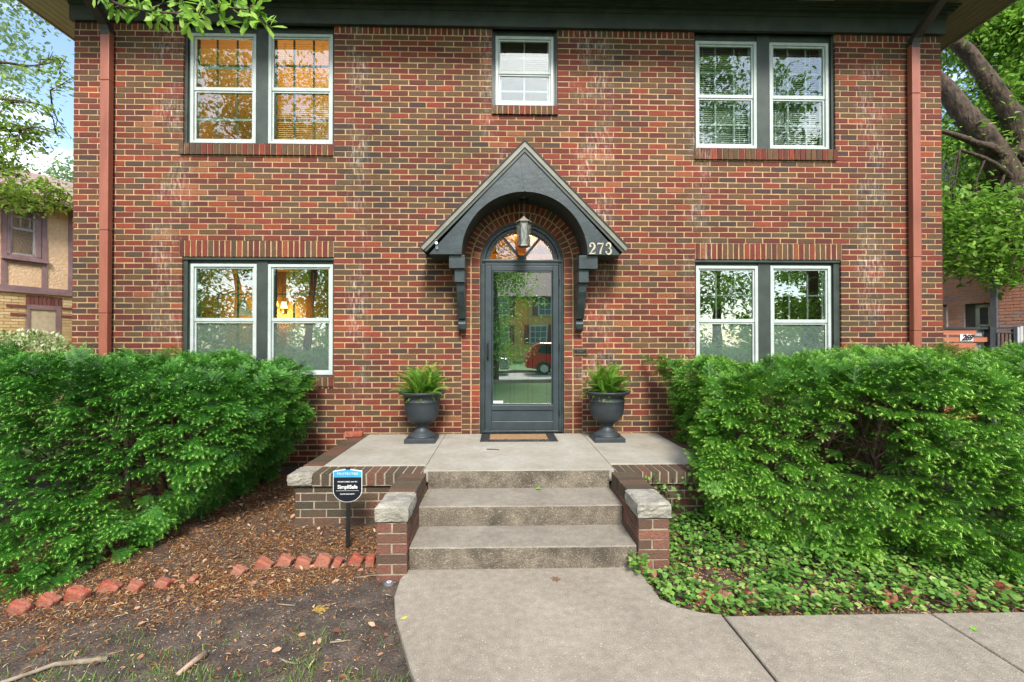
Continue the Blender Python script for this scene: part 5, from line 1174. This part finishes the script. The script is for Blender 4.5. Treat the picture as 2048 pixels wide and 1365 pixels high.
def fence():
    Y = 1.5; X = lambda px: W(px, 680, Y)[0]; Z = lambda py: W(1950, py, Y)[1]
    M_wf = mat('reddish_fence_board', srgb(190, 118, 88), srgb(165, 98, 74), scale=3, rough=.8, bump=.5, bscale=20, stretch=(.2, 1, 6))
    M_fb = mat('charcoal_fence_metal', (.03, .034, .04), rough=.45)
    t = thing('board_fence', 'low fence of reddish horizontal boards under a dark rail right of the house', 'fence', (X(1930), Y, 0))
    b = MB(); x0 = XR+.05
    for (xe, y0, y1) in ((1953, 659, 670), (1975, 675, 684), (1953, 686.5, 697), (1953, 698, 709)): b.box(x0, X(xe), Y, Y+.025, Z(y1), Z(y0), random.random())
    for k in range(8): zz = Z(711)-.13*k; b.box(x0, X(1953), Y, Y+.025, max(-.1, zz-.125), zz)
    b.build('boards', M_wf, t); r = MB(); r.box(x0, X(1976), Y-.02, Y+.04, Z(659), Z(655)); r.build('rail', M_fb, t)
    p = MB(); p.box(X(1975), X(1984), Y-.04, Y+.05, -.1, Z(654)); p.build('post', M_fb, t)
    n = thing('number_plate', 'white plate with black numerals 269 on the reddish fence boards', 'sign', (X(1931), Y-.01, Z(683)))
    q = MB(); q.box(X(1919), X(1945), Y-.012, Y-.001, Z(683), Z(669)); po = q.build('plate', mat('plate_white', (.8, .8, .8), rough=.5), n)
    text_mesh('269', .125, M_black, 'numerals', n, (X(1932), Y-.016, Z(676)), extrude=.003, shear=.35, offset=.004, space=.85)
    m = thing('meter_box', 'small grey utility box in the gap of the fence beside the dark post', 'box', (X(1964), Y+.1, 0)); q = MB(); q.box(X(1956), X(1971), Y+.05, Y+.14, Z(674), Z(661)); q.box(X(1957), X(1970), Y+.06, Y+.13, Z(710), Z(687)); q.box(X(1961), X(1965), Y+.08, Y+.11, -.05, Z(661)-.01); q.build('box', mat('utility_grey', (.3, .34, .37), rough=.5), m, bevel=.006)
    l = MB(); l.box(X(1958), X(1969), Y+.042, Y+.049, Z(672), Z(663)); l.build('lid', mat('lid_grey', (.36, .4, .43), rough=.5), m)
    g = thing('iron_gate', 'black iron bar gate between the board fence and a pale post', 'gate', (X(2007), Y, 0)); f = MB()
    f.box(X(1984.5), X(2031), Y, Y+.03, Z(659), Z(656)); f.box(X(1984.5), X(2031), Y, Y+.03, Z(667), Z(665)); f.box(X(1984.5), X(2031), Y, Y+.03, .1, .13); f.box(X(2027), X(2031), Y-.003, Y+.033, .05, Z(655)); f.build('gate_frame', M_fb, g)
    bb = MB(); x = X(1988)
    while x < X(2026): bb.box(x, x+.014, Y+.008, Y+.022, .13, Z(665)); x += .062
    bb.build('bars', M_fb, g)
    w = MB(); w.box(X(2032.5), X(2037), Y-.02, Y+.03, 0, Z(655)); w.box(X(2038), X(2044), Y-.02, Y+.06, 0, Z(653)); tag(w.build('gate_post', mat('post_grey', (.5, .5, .5), rough=.6)), 'pale grey post at the right side of the iron gate', 'post')
fence()

# ------------------------------------------------------------------ beds: edging bricks, litter, ivy, grass, small things
ORD = ['nearest to', 'second from', 'third from', 'fourth from', 'fifth from', 'sixth from', 'seventh from', 'eighth from', 'ninth from', 'tenth from', 'eleventh from', 'twelfth from', 'thirteenth from', 'fourteenth from']
edge = [(736, 1126, 24, 34), (705, 1124, 34, 34), (668, 1132, 22, 24), (640, 1128, 40, 38), (600, 1134, 38, 26), (562, 1130, 36, 30), (518, 1136, 40, 26), (468, 1150, 30, 20), (376, 1168, 14, 10), (315, 1178, 30, 16), (258, 1186, 30, 18), (205, 1188, 44, 20), (140, 1202, 46, 34), (78, 1216, 38, 24), (22, 1230, 40, 24)]
for i, (px, py, w, h) in enumerate(edge):
    x, y = G(px, py+h*.35, gz(-2, -2.4)); y += .03; s = 3.1/910; ww = w*s*.84; hh = h*s*.74; z = gz(x, y)
    brickish('edging_brick', (x, y+.02, z+hh*.06), (ww*.94, .065, hh+.05), random.uniform(-.2, .2), random.choice((.25, .4, .5)) if i > 0 else .1, f'broken red edging brick in the left bed, {ORD[i] if i < 14 else "farthest from"} the brick pier', 'brick', 'edging bricks of the left bed', M_edge, 40+i, .38)
edge2 = [(1288, 1143, 20, 18), (1304, 1163, 20, 18), (1412, 1207, 32, 26), (1452, 1200, 26, 18), (1503, 1200, 36, 24), (1582, 1192, 26, 22), (1628, 1196, 20, 18), (1780, 1206, 34, 18), (1825, 1200, 30, 18), (1905, 1198, 26, 16), (1944, 1198, 20, 14), (2010, 1190, 34, 24)]
for i, (px, py, w, h) in enumerate(edge2):
    x, y = G(px, py+h*.3, gz(2, -2.7)); s = 2.8/910; ww = w*s*.7; hh = h*s*.8; z = gz(x, y)
    brickish('edging_brick', (x, y+.02, z+hh*.3+.01), (ww, .075, hh+.05), random.uniform(-.5, .5), random.choice((.3, .5, .7)), f'red edging brick half hidden in the ivy, {ORD[i]} the steps', 'brick', 'edging bricks of the ivy bed', M_edge, 80+i, .35)

def in_walk(x, y):
    if x > 1.25: return -4.5 < y < -2.93
    if y > -2.36: return False
    def interp(c, yy, rev=False):
        pts = sorted(c, key=lambda p: p[1]); 
        if yy < pts[0][1]: return None
        for a, b in zip(pts, pts[1:]):
            if a[1] <= yy <= b[1]: return a[0]+(b[0]-a[0])*(yy-a[1])/(b[1]-a[1]+1e-9)
        return pts[-1][0]
    l = interp(WL, y); r = interp(WR, y) if y > -2.94 else 99
    return l is not None and l-.01 < x < (r if r else 99)
def in_porch(x, y): return (PX0 < x < PX1 and y > -1.68) or (SX0-.2 < x < SX1+.2 and y > -2.46)
def edge_y(x):   # line of the left edging
    return -2.30-.27*(-.88-x)+(0 if x > -2.0 else .0)
M_lit = ramp_mat('litter', [(0, (.05, .02, .012)), (.35, (.15, .055, .02)), (.62, (.32, .12, .03)), (.85, (.44, .24, .08)), (1, (.62, .48, .28))], rough=.8, bump=0, speck=0)
NT = ([(0, -.07, 0), (0, .07, 0), (.5, .13, .12), (.5, .0, .14), (1, .12, .02), (1, .05, .02)], [(0, 1, 2, 3), (3, 2, 4, 5)], [.5, .5])
def litter(name, label, n, region, dens, size, m, tmpl=NT, flat=.35, zup=.004, rm=0, kind='stuff', cat='litter', rr=None):
    xs = rng.uniform(region[0], region[1], n); ys = rng.uniform(region[2], region[3], n)
    pts = [(x, y) for x, y in zip(xs, ys) if not in_walk(x, y) and not in_porch(x, y) and random.random() < dens(x, y)]
    pos = np.array([(x, y, gz(x, y)+zup+random.random()*.006) for x, y in pts]); k = len(pos)
    a = rng.uniform(0, 6.283, k); d = np.stack([np.cos(a), np.sin(a), rng.normal(size=k)*flat*.5], 1)
    M = frames(d, np.tile([0., 0, 1.], (k, 1))+rdir(k)*flat, rng.uniform(*size, k))
    o = scatter(name, *tmpl, M, pos, rng.random(k)**1.1 if rr is None else rr(pos), m, rmix=rm); return tag(o, label, cat, None, kind)
def nf(x, y, f, s=0): return .5+.5*math.sin(x*f+2.1*math.sin(y*f*.7+s)+s)*math.sin(y*f*1.3+1.7*math.sin(x*f*.6+s))
def dl(x, y):
    if x > -.4: return .9 if y > -2.93 else 0
    d = y-edge_y(x)
    return .95 if d > -.12 else max(.10, .8*math.exp(-(-d-.12)/(.10+.16*max(0, min(1, (-1.2-x)/1.2)))))*(.4+.6*nf(x, y, 9, 1))
litter('bed_litter', 'orange brown needles and shreds of leaf covering the beds', 240000, (-4.2, -.55, -3.9, -.3), lambda x, y: dl(x, y)*(.45+.55*nf(x, y, 6, 2)), (.007, .032), M_lit)
litter('bed_litter', 'brown needles and leaf shreds under the ivy and right hedge', 26000, (.95, 5.2, -2.99, -1.5), lambda x, y: .95, (.012, .040), M_lit)
M_dry = ramp_mat('dry_leaf', [(0, (.16, .07, .04)), (.4, (.34, .16, .09)), (.75, (.5, .32, .2)), (1, (.62, .5, .38))], rough=.7, bump=0, speck=.15, sscale=40)
litter('dry_leaves', 'curled brown and tan dead leaves scattered over the soil', 6500, (-4.5, 3, -3.9, -.5), lambda x, y: (.5 if (y-edge_y(x) > -.05 and x > -2.6 and x < -.7) else .10+.12*nf(x, y, 4, 1)) if x < 0 else (.5 if y > -2.5 else .12), (.022, .055), M_dry, tmpl=(LV, LF, LR_), flat=.7, zup=.008, cat='leaves')
litter('pale_specks', 'tiny pale stones and seed husks on the dark soil', 9000, (-4, -.3, -3.9, -2.2), lambda x, y: .5*(.3+.7*nf(x, y, 7, 3)), (.004, .011), ramp_mat('speck', [(0, (.3, .24, .17)), (1, (.62, .58, .5))], bump=0, speck=0), tmpl=(LV, LF, LR_), flat=1, cat='stones')
# grass: sparse, thicker near the bottom of the picture
GT = ([(-.0, -.045, 0), (0, .045, 0), (.12, .03, .5), (.12, -.03, .5), (.42, 0, .95)], [(0, 1, 2, 3), (3, 2, 4)], [.2, .8])
M_gr = ramp_mat('grass_blade', [(0, (.07, .14, .02)), (.5, (.14, .27, .05)), (1, (.3, .4, .12))], rough=.6, bump=0, speck=0, trans=.3)
def gd(x, y):
    if y > -2.75: return .0
    b = max(0, (-2.85-y)/.9); c = nf(x, y, 6, .4)*nf(x, y, 13, 1.3); r = 1 if x > -2.2 else .3
    return min(1, (b**1.4*1.2)*r*(c > .22)+.25*(c > .5)*b+(.0 if y > -3.3 else .18)+(.3 if x > -1.3 and y < -3.15 and c > .15 else 0))
litter('grass', 'thin green grass coming through the bare soil', 42000, (-4.5, -.3, -4.4, -2.7), gd, (.018, .055), M_gr, tmpl=GT, flat=.5, zup=-.003, cat='grass', rm=.4)
# ivy
IT = ([(0, 0, 0), (.05, .38, .05), (.45, .52, .02), (.72, .25, .04), (1, 0, -.04), (.72, -.25, .04), (.45, -.52, .02), (.05, -.38, .05)], [(0, 1, 2, 3, 4), (0, 4, 5, 6, 7)], [.5, .5])
M_ivy = ramp_mat('ivy_leaf', [(0, (.03, .085, .018)), (.35, (.07, .19, .03)), (.7, (.17, .35, .06)), (1, (.36, .5, .13))], rough=.4, bump=0, speck=.15, sscale=30, trans=.3, dark=(.03, .08, .02))
def ivy():
    pts = []
    while len(pts) < 15500:
        x = random.uniform(.9, 6.0); y = random.uniform(-2.99, -1.1)
        if in_walk(x, y+.05*nf(x, y, 11)*random.random()) or in_porch(x-.03, y) or y < -2.93+.03*nf(x, y, 9): continue
        dens = 1 if y < -2.0 or x < 1.9 else .35
        if x < 1.25 and y < -2.75-.1*(x-.9): dens *= .8
        if math.hypot(x-1.45, (y+2.52)*1.6) < .20: dens *= .12
        if nf(x, y, 8, 2.2) < .12: dens *= .2
        if random.random() < dens: pts.append((x, y, gz(x, y)+.01+.09*random.random()**1.3))
    for k in range(60): pts.append((random.uniform(.86, .99), random.uniform(-2.52, -2.42), .02+.12*random.random()))   # round the foot of the pier
    for k in range(330):    # climbing the porch base
        x = random.uniform(1.2, 2.0); z = .05+.42*random.random(); 
        if abs(x-1.32-.12*math.sin(z*9)) < .09 or abs(x-1.62-.1*math.sin(z*7+1)) < .05+.12*(.4-z) or z < .2: pts.append((x, -1.68-random.random()*.07, z))
    pos = np.array(pts); n = len(pos); wallm = (pos[:, 1] > -1.76) & (pos[:, 2] > .12)
    a = rng.uniform(0, 6.283, n); d = np.stack([np.cos(a), np.sin(a), rng.normal(size=n)*.25], 1); up = np.tile([0., -.25, 1.], (n, 1)); up[wallm] = [0, -1, .5]
    M = frames(d, up+rdir(n)*.5, .016+.026*rng.random(n)**1.5)
    o = scatter('ivy', *IT, M, pos, np.clip(.45+.22*rng.normal(size=n)+.2*(pos[:, 1] < -2.3), 0, 1), M_ivy, rmix=0); tag(o, 'ivy and green ground cover filling the bed right of the steps', 'ivy', None, 'stuff')
ivy()
# a broad-leaved seedling in the ivy
def seedling(px, py, n, label, nm='seedling'):
    x, y = G(px, py, .08); pos = []; d = []
    for k in range(n):
        a = random.uniform(0, 6.28); r = random.uniform(0, .035); pos.append((x+r*math.cos(a), y+r*math.sin(a), gz(x, y)+.08+random.random()*.09)); d.append((math.cos(a), math.sin(a), random.uniform(-.3, .3)))
    pos = np.array(pos); M = frames(np.array(d), np.tile([0., -.2, 1], (n, 1))+rdir(n)*.2, rng.uniform(.07, .1, n))
    o = scatter(nm, *([(0, 0, 0), (.4, .2, .03), (1, 0, -.05), (.4, -.2, .03)], [(0, 1, 2), (0, 2, 3)], [.5, .5]), M, pos, rng.uniform(.3, .7, n), M_ivy, org=(x, y, gz(x, y))); tag(o, label, 'plant', 'seedlings in the ivy')
seedling(1570, 1140, 26, 'creeper seedling with pointed leaves in the middle of the ivy bed'); seedling(1560, 1195, 14, 'creeper seedling at the front edge of the ivy near the walk'); seedling(1660, 1115, 16, 'creeper seedling in the shade under the right hedge')
# sticks
M_stick = mat('grey_stick', (.30, .24, .18), (.18, .14, .1), scale=20, rough=.9, bump=.5)
def stick(pts, r, label, m=M_stick, z=.012):
    w = []
    for px, py in pts: x, y = G(px, py, gz(-1, -3)); w.append((x, y, gz(x, y)+r*.8+z*.3))
    b = MB(); b.tube(w, [r*(1-.5*i/len(w)) for i in range(len(w))], 7, wob=.15); tag(b.build('stick', m, smooth=True), label, 'stick', 'sticks on the soil')
stick([(215, 1327), (160, 1332), (110, 1337), (60, 1355), (0, 1375)], .014, 'thick grey stick lying at the bottom left corner')
stick([(410, 1312), (385, 1330), (355, 1355)], .017, 'short thick weathered stick near the bottom edge left of the walk', mat('pale_stick', (.42, .3, .22), (.3, .2, .15), scale=20, rough=.9))
stick([(395, 1165), (375, 1195), (330, 1215), (285, 1228)], .004, 'long thin curved twig beside the edging bricks')
stick([(710, 1157), (750, 1152), (800, 1157)], .005, 'thin twig at the foot of the left brick pier')
stick([(555, 1211), (590, 1215)], .005, 'short pale twig in the middle of the bare soil')
stick([(660, 1290), (700, 1286)], .005, 'short pale twig near the walk edge')
stick([(560, 1320), (575, 1328), (595, 1332)], .006, 'bent pale twig near the bottom edge')
stick([(570, 1040), (610, 1045), (655, 1053)], .006, 'dark twig lying left of the yard sign', M_bark)
stick([(1640, 1180), (1665, 1200), (1680, 1215)], .011, 'grey stick poking out of the ivy onto the walk edge')
stick([(530, 1357), (555, 1345), (575, 1334)], .006, 'dark thin stick at the bottom edge left of the walk', M_bark)
stick([(1460, 1232), (1490, 1236), (1522, 1243)], .004, 'thin dark twig on the walk at the ivy edge', M_bark)
x, y = G(987, 900, .462); b = MB(); b.tube([(x-.07, y+.01, .467), (x, y+.005, .467), (x+.06, y-.02, .466)], [.005, .004, .003], 6); tag(b.build('twig', M_bark), 'small dark twig lying on the porch slab before the doormat', 'twig')
def flat_leaf(px, py, z, s, m, label, rz=0, n=1, nm='fallen_leaf', lobes=0):
    x, y = G(px, py, z); b = MB()
    if lobes:
        pts = []; 
        for k in range(14): a = rz+math.pi*2*k/14; r = s*(1 if k % 2 == 0 else .38)*random.uniform(.75, 1.1); pts.append((x+r*math.cos(a), y+r*math.sin(a), z+.004+random.random()*.012))
        b.add([(x, y, z+.012)]+pts, [(0, i+1, (i+1) % 14+1) for i in range(14)])
    else:
        for k in range(n):
            a = rz+k*.9; o = Vector((x, y, z+.004)); M = Matrix.Translation(o) @ Matrix.Rotation(a, 4, 'Z') @ Matrix.Scale(s, 4); b.add([M @ Vector(v) for v in [(p[0], p[1], abs(p[2])+.02+.03*k) for p in LV]], LF)
    tag(b.build(nm, m), label, 'leaf', 'leaves fallen on the steps and walk')
M_gl = mat('green_leaf', (.2, .42, .04), rough=.5); M_bl = mat('brown_leaf', (.2, .09, .045), (.12, .06, .03), scale=40, rough=.7)
flat_leaf(1112, 1161, .001, .045, M_bl, 'curled brown lobed leaf on the walk below the steps', .3, lobes=1)
flat_leaf(1072, 980, .308, .05, M_gl, 'fresh green leaf lying on the top step', 0, 2); flat_leaf(853, 993, .308, .03, M_gl, 'green leaf at the left end of the top step', 2, 2); flat_leaf(1196, 975, .308, .02, M_gl, 'small green leaf at the right end of the top step', 1)
flat_leaf(800, 1243, .0, .05, mat('yellow_leaf', (.55, .5, .05), rough=.5), 'yellow leaf on the left edge of the walk', .8)
flat_leaf(1952, 1262, .001, .03, M_gl, 'tiny green weed sprout in the right joint of the walk', 1, 4, nm='weed'); 
def cap():
    x, y = G(778, 1170, gz(-.75, -2.6)); z = gz(x, y); t = thing('sprinkler_cap', 'round grey sprinkler cap set in the soil beside the brick pier', 'sprinkler', (x, y, z))
    b = MB(); b.lathe([(.034, -.02), (.034, .008), (.028, .014), (0, .015)], (x, y, z), 20); b.build('cap', mat('grey_plastic', (.12, .13, .14), rough=.5), t); c = MB(); c.lathe([(.016, .0155), (.016, .019), (.009, .019), (.009, .0155)], (x, y, z), 16); c.build('ring', mat('pale_plastic', (.55, .6, .62), rough=.5), t)
cap()
def dead_sprig(px, py, label, col, s=.085):
    x, y = G(px, py, gz(-1.2, -2.8)); z = gz(x, y)+.018; m = frames(np.array([[1, .35, .05]]), np.array([[0, -.2, 1.]]), [s])
    tag(scatter('dead_sprig', *YT, m, np.array([[x-.04, y, z]]), np.array([.5]), col, org=(x, y, z)), label, 'sprig', 'dead yew sprigs')
M_ysp = mat('dead_sprig_yellow', (.62, .42, .06), (.5, .3, .05), scale=30); dead_sprig(637, 1228, 'bright yellow dead yew sprig on the bare soil', M_ysp, .09); dead_sprig(520, 1198, 'dull yellow dead sprig beside the edging bricks', M_lit); dead_sprig(70, 1316, 'orange dead sprig at far left on the soil', M_lit)

# ------------------------------------------------------------------ the street behind the camera (seen mirrored in the glass)
def street():
    b = MB(); b.add([(-90, -19.8, -.02), (90, -19.8, -.02), (90, -13.3, -.02), (-90, -13.3, -.02)], [(0, 1, 2, 3)]); o = b.build('road', mat('street_concrete', (.42, .40, .38), (.34, .32, .3), scale=2, rough=.9), org=(0, 0, 0)); o['kind'] = 'structure'
    for y in (-19.95, -13.3): b = MB(); b.box(-90, 90, y, y+.15, -.1, .11); o = b.build('kerb', MATS['walk_concrete'], org=(0, y, 0)); o['kind'] = 'structure'
    b = MB(); b.add([(-90, -90, .12), (90, -90, .12), (90, -32, .12), (90, -21, .11), (90, -19.96, .1), (-90, -19.96, .1), (-90, -21, .11), (-90, -32, .12)], [tuple(range(8))]); o = b.build('lawn', mat('lawn_green', (.05, .15, .03), (.09, .2, .05), scale=20, rough=.9), org=(0, -40, 0)); o['kind'] = 'structure'
    # tan house across the road
    t = thing('tan_house', 'tan brick house with plum shutters across the road, mirrored in the storm door', 'house', (2, -33, .1)); V = lambda px, py: (W(px, py, 33)[0], W(px, py, 33)[1])
    w = MB(); w.box(-5, 13, -42, -33, 0, 5.6); w.build('wall', mat('tan_brick', (.50, .33, .12), (.42, .27, .10), scale=9, rough=.9), t)
    r = MB(); r.add([(-5.6, -32.4, 5.6), (13.6, -32.4, 5.6), (13.6, -42.6, 5.6), (-5.6, -42.6, 5.6), (-3, -37.5, 9), (11, -37.5, 9)], [(0, 1, 5, 4), (1, 2, 5), (2, 3, 4, 5), (3, 0, 4), (0, 3, 2, 1)]); r.build('roof', mat('plum_roof', (.14, .07, .06), (.1, .05, .05), scale=9), t)
    for px, py in ((1077, 669), (1095, 612), (1000, 670), (1000, 612)):
        x, z = V(px, py); f = MB(); f.box(x-.75, x+.75, -33, -32.9, z-.8, z+.8); fo = f.build('window', M_white, t); g = MB()
        for i in range(3):
            for j in range(3): g.box(x-.66+.45*i, x-.66+.45*i+.4, -32.9, -32.88, z-.7+.48*j, z-.7+.48*j+.42)
        g.build('pane', MATS['dark_pane'], fo)
        for s in (-1, 1): h = MB(); h.box(x+s*1.0-.2, x+s*1.0+.2, -33, -32.92, z-.82, z+.82); h.build('shutter', mat('plum_shutter', (.16, .04, .05), rough=.6) if 'plum_shutter' not in MATS else MATS['plum_shutter'], t)
    # cars
    def car(name, label, x0, dirn, paint, prof, L_, wheels, glassp):
        t = thing(name, label, 'car', (x0+dirn*L_/2, -18.9, -.02)); y0, y1 = -19.8, -18.0; f = lambda p: [(x0+dirn*a, -.02+z) for a, z in p]
        b = MB(); pr = f(prof); b.prism(pr if dirn > 0 else pr[::-1], y0, y1); b.build('body', paint, t, bevel=.06)
        g = MB()
        for gp in glassp: q = f(gp); g.prism(q if dirn > 0 else q[::-1], y1+.001, y1+.015)
        g.build('side_window', mat('car_glass', (.02, .03, .035), rough=.05) if 'car_glass' not in MATS else MATS['car_glass'], t)
        for wx in wheels:
            for y in (y1-.1, y0+.1):
                k = MB(); c = (x0+dirn*wx, y, .32); k.v = []; 
                pts = [(c[0]+.33*math.cos(a*math.pi/10), c[2]+.33*math.sin(a*math.pi/10)) for a in range(20)]; k.prism(pts, y-.12, y+.12); ko = k.build('wheel', M_black, t)
                k = MB(); pts = [(c[0]+.21*math.cos(a*math.pi/10), c[2]+.21*math.sin(a*math.pi/10)) for a in range(20)]; k.prism(pts, y+.121, y+.135); k.build('rim', M_white, ko)
    def arch(cx, n=8): return [(cx+.40*math.cos(math.pi-math.pi*k/n*1), .3+.40*math.sin(math.pi*k/n)) for k in range(n+1)]
    xs = W(1051, 735, 18.5)[0]
    suv = [(0, .35), (.0, .75), (.08, 1.05), (.45, 1.5), (.75, 1.66), (2.2, 1.68), (2.6, 1.6), (3.25, 1.12), (4.25, .98), (4.5, .8), (4.5, .35)]+arch(3.6)[::-1]+arch(.95)[::-1]
    car('red_suv', 'red sport utility car parked at the far kerb, mirrored in the storm door', xs, 1, mat('red_paint', (.45, .015, .02), rough=.25), suv, 4.5, (.95, 3.6), [[(.6, 1.12), (.8, 1.52), (1.5, 1.56), (1.5, 1.1)], [(1.56, 1.1), (1.56, 1.56), (2.3, 1.53), (2.9, 1.1)]])
    xs = W(1019, 735, 18.5)[0]
    sed = [(0, .3), (.0, .6), (.15, .8), (1.2, .95), (2.0, 1.38), (2.6, 1.45), (3.4, 1.38), (4.2, 1.0), (4.6, .95), (4.65, .3)]+arch(3.75)[::-1]+arch(.9)[::-1]
    car('silver_sedan', 'silver sedan parked left of the red car, mirrored in the storm door', xs, -1, mat('silver_paint', (.4, .43, .48), rough=.25, metal=.5), sed, 4.65, (.9, 3.75), [[(1.45, .98), (2.05, 1.32), (2.7, 1.37), (2.7, .98)], [(2.76, .98), (2.76, 1.37), (3.35, 1.3), (3.9, .98)]])
    # trees behind the camera: seen only as reflections
    def big(x, y, h, r, n, label, per=170, leaf=.22, low=.35):
        limbs = [([(x, y, -.05), (x+.1, y, h*.3), (x, y+.2, h*.6), (x+.1, y, h*.85)], [.35, .28, .2, .06])]
        cl = []
        for k in range(n):
            u = rdir(1)[0]*random.uniform(.35, 1)**.6; cl.append(((x+u[0]*r, y+u[1]*r, h*(.5+low*.5)+u[2]*h*(.5-low*.5)*.95), random.uniform(.7, 1.2)))
        tree('street_tree', label, (x, y, -.05), limbs, cl, per, .55, leaf, M_leafR, group='trees along the street')
    big(-.45, -15.0, 8.5, 1.5, 34, 'leafy young street tree mirrored in the left half of the storm door glass', low=.02, per=240, leaf=.16)
    big(9.5, -17, 17, 6, 130, 'leafy street tree mirrored in the right hand windows', low=-.05, per=190)
    big(-10.5, -16, 17, 6, 130, 'leafy street tree mirrored in the left hand windows', low=-.05, per=190)
    for x, y, h, lab in ((-13, -29, 13, 'third'), (-21, -31, 14, 'second'), (-30, -29, 13, 'first'), (17, -30, 14, 'fourth'), (25, -28, 13, 'fifth'), (33, -31, 14, 'sixth')): big(x, y, h, 5.5, 60, f'bushy tree across the road, {lab} from the left, mirrored in the windows', low=-.15, per=130, leaf=.3)
    big(-14.5, -19+8, 11, 4, 60, 'low branching tree on the lawn far left of the path', low=-.1); big(13.5, -14, 12, 4, 60, 'low branching tree on the lawn far right of the path', low=-.1)
street()

def walk_bits():
    n = 420; xs = rng.uniform(-.6, 4.6, n); ys = rng.uniform(-3.9, -2.42, n); pts = [(x, y, .004) for x, y in zip(xs, ys) if in_walk(x, y) and (random.random() < .12 or y > -3.02 or abs(x-1.25) < .03)]
    pts += [(random.uniform(-.6, .9), random.uniform(-2.36, -2.06), .159) for _ in range(16)]+[(random.uniform(-.6, .9), random.uniform(-2.0, -1.64), .311) for _ in range(16)]+[(random.uniform(-1.5, 1.8), random.uniform(-1.35, -.05), .465) for _ in range(26)]
    pts += [(random.uniform(-.63, .93), -2.385+random.uniform(-.03, 0), .004) for _ in range(40)]+[(random.uniform(-1.5, 1.9), random.uniform(-.05, -.01), .465) for _ in range(120)]
    pos = np.array(pts); k = len(pos); a = rng.uniform(0, 6.28, k); M = frames(np.stack([np.cos(a), np.sin(a), 0*a], 1), np.tile([0., 0, 1], (k, 1))+rdir(k)*.3, rng.uniform(.006, .02, k))
    tag(scatter('crumbs', LV, LF, LR_, M, pos, rng.random(k), M_dry), 'crumbs of bark and leaf on the walk, steps and porch', 'litter', None, 'stuff')
walk_bits()

def vines():
    b = MB()
    for k in range(46):
        x = random.uniform(1.05, 4.6); y = random.uniform(-2.88, -2.1); a = random.uniform(0, 6.28); p = []
        for i in range(9):
            if in_walk(x, y) or in_porch(x, y): break
            p.append((x, y, gz(x, y)+.012+.03*random.random())); a += random.uniform(-.5, .5); x += .07*math.cos(a); y += .05*math.sin(a)
        if len(p) > 3: b.tube(p, .0028, 4)
    for x0 in (1.28, 1.36, 1.5, 1.66, 1.8):
        b.tube([(x0+.05*math.sin(i*.9+x0*7), -1.672-.004*i % .01, .02+.048*i) for i in range(9)], .003, 4)
    tag(b.build('ivy_stems', M_bark), 'thin brown ivy stems creeping through the bed right of the steps', 'ivy', None, 'stuff')
vines()
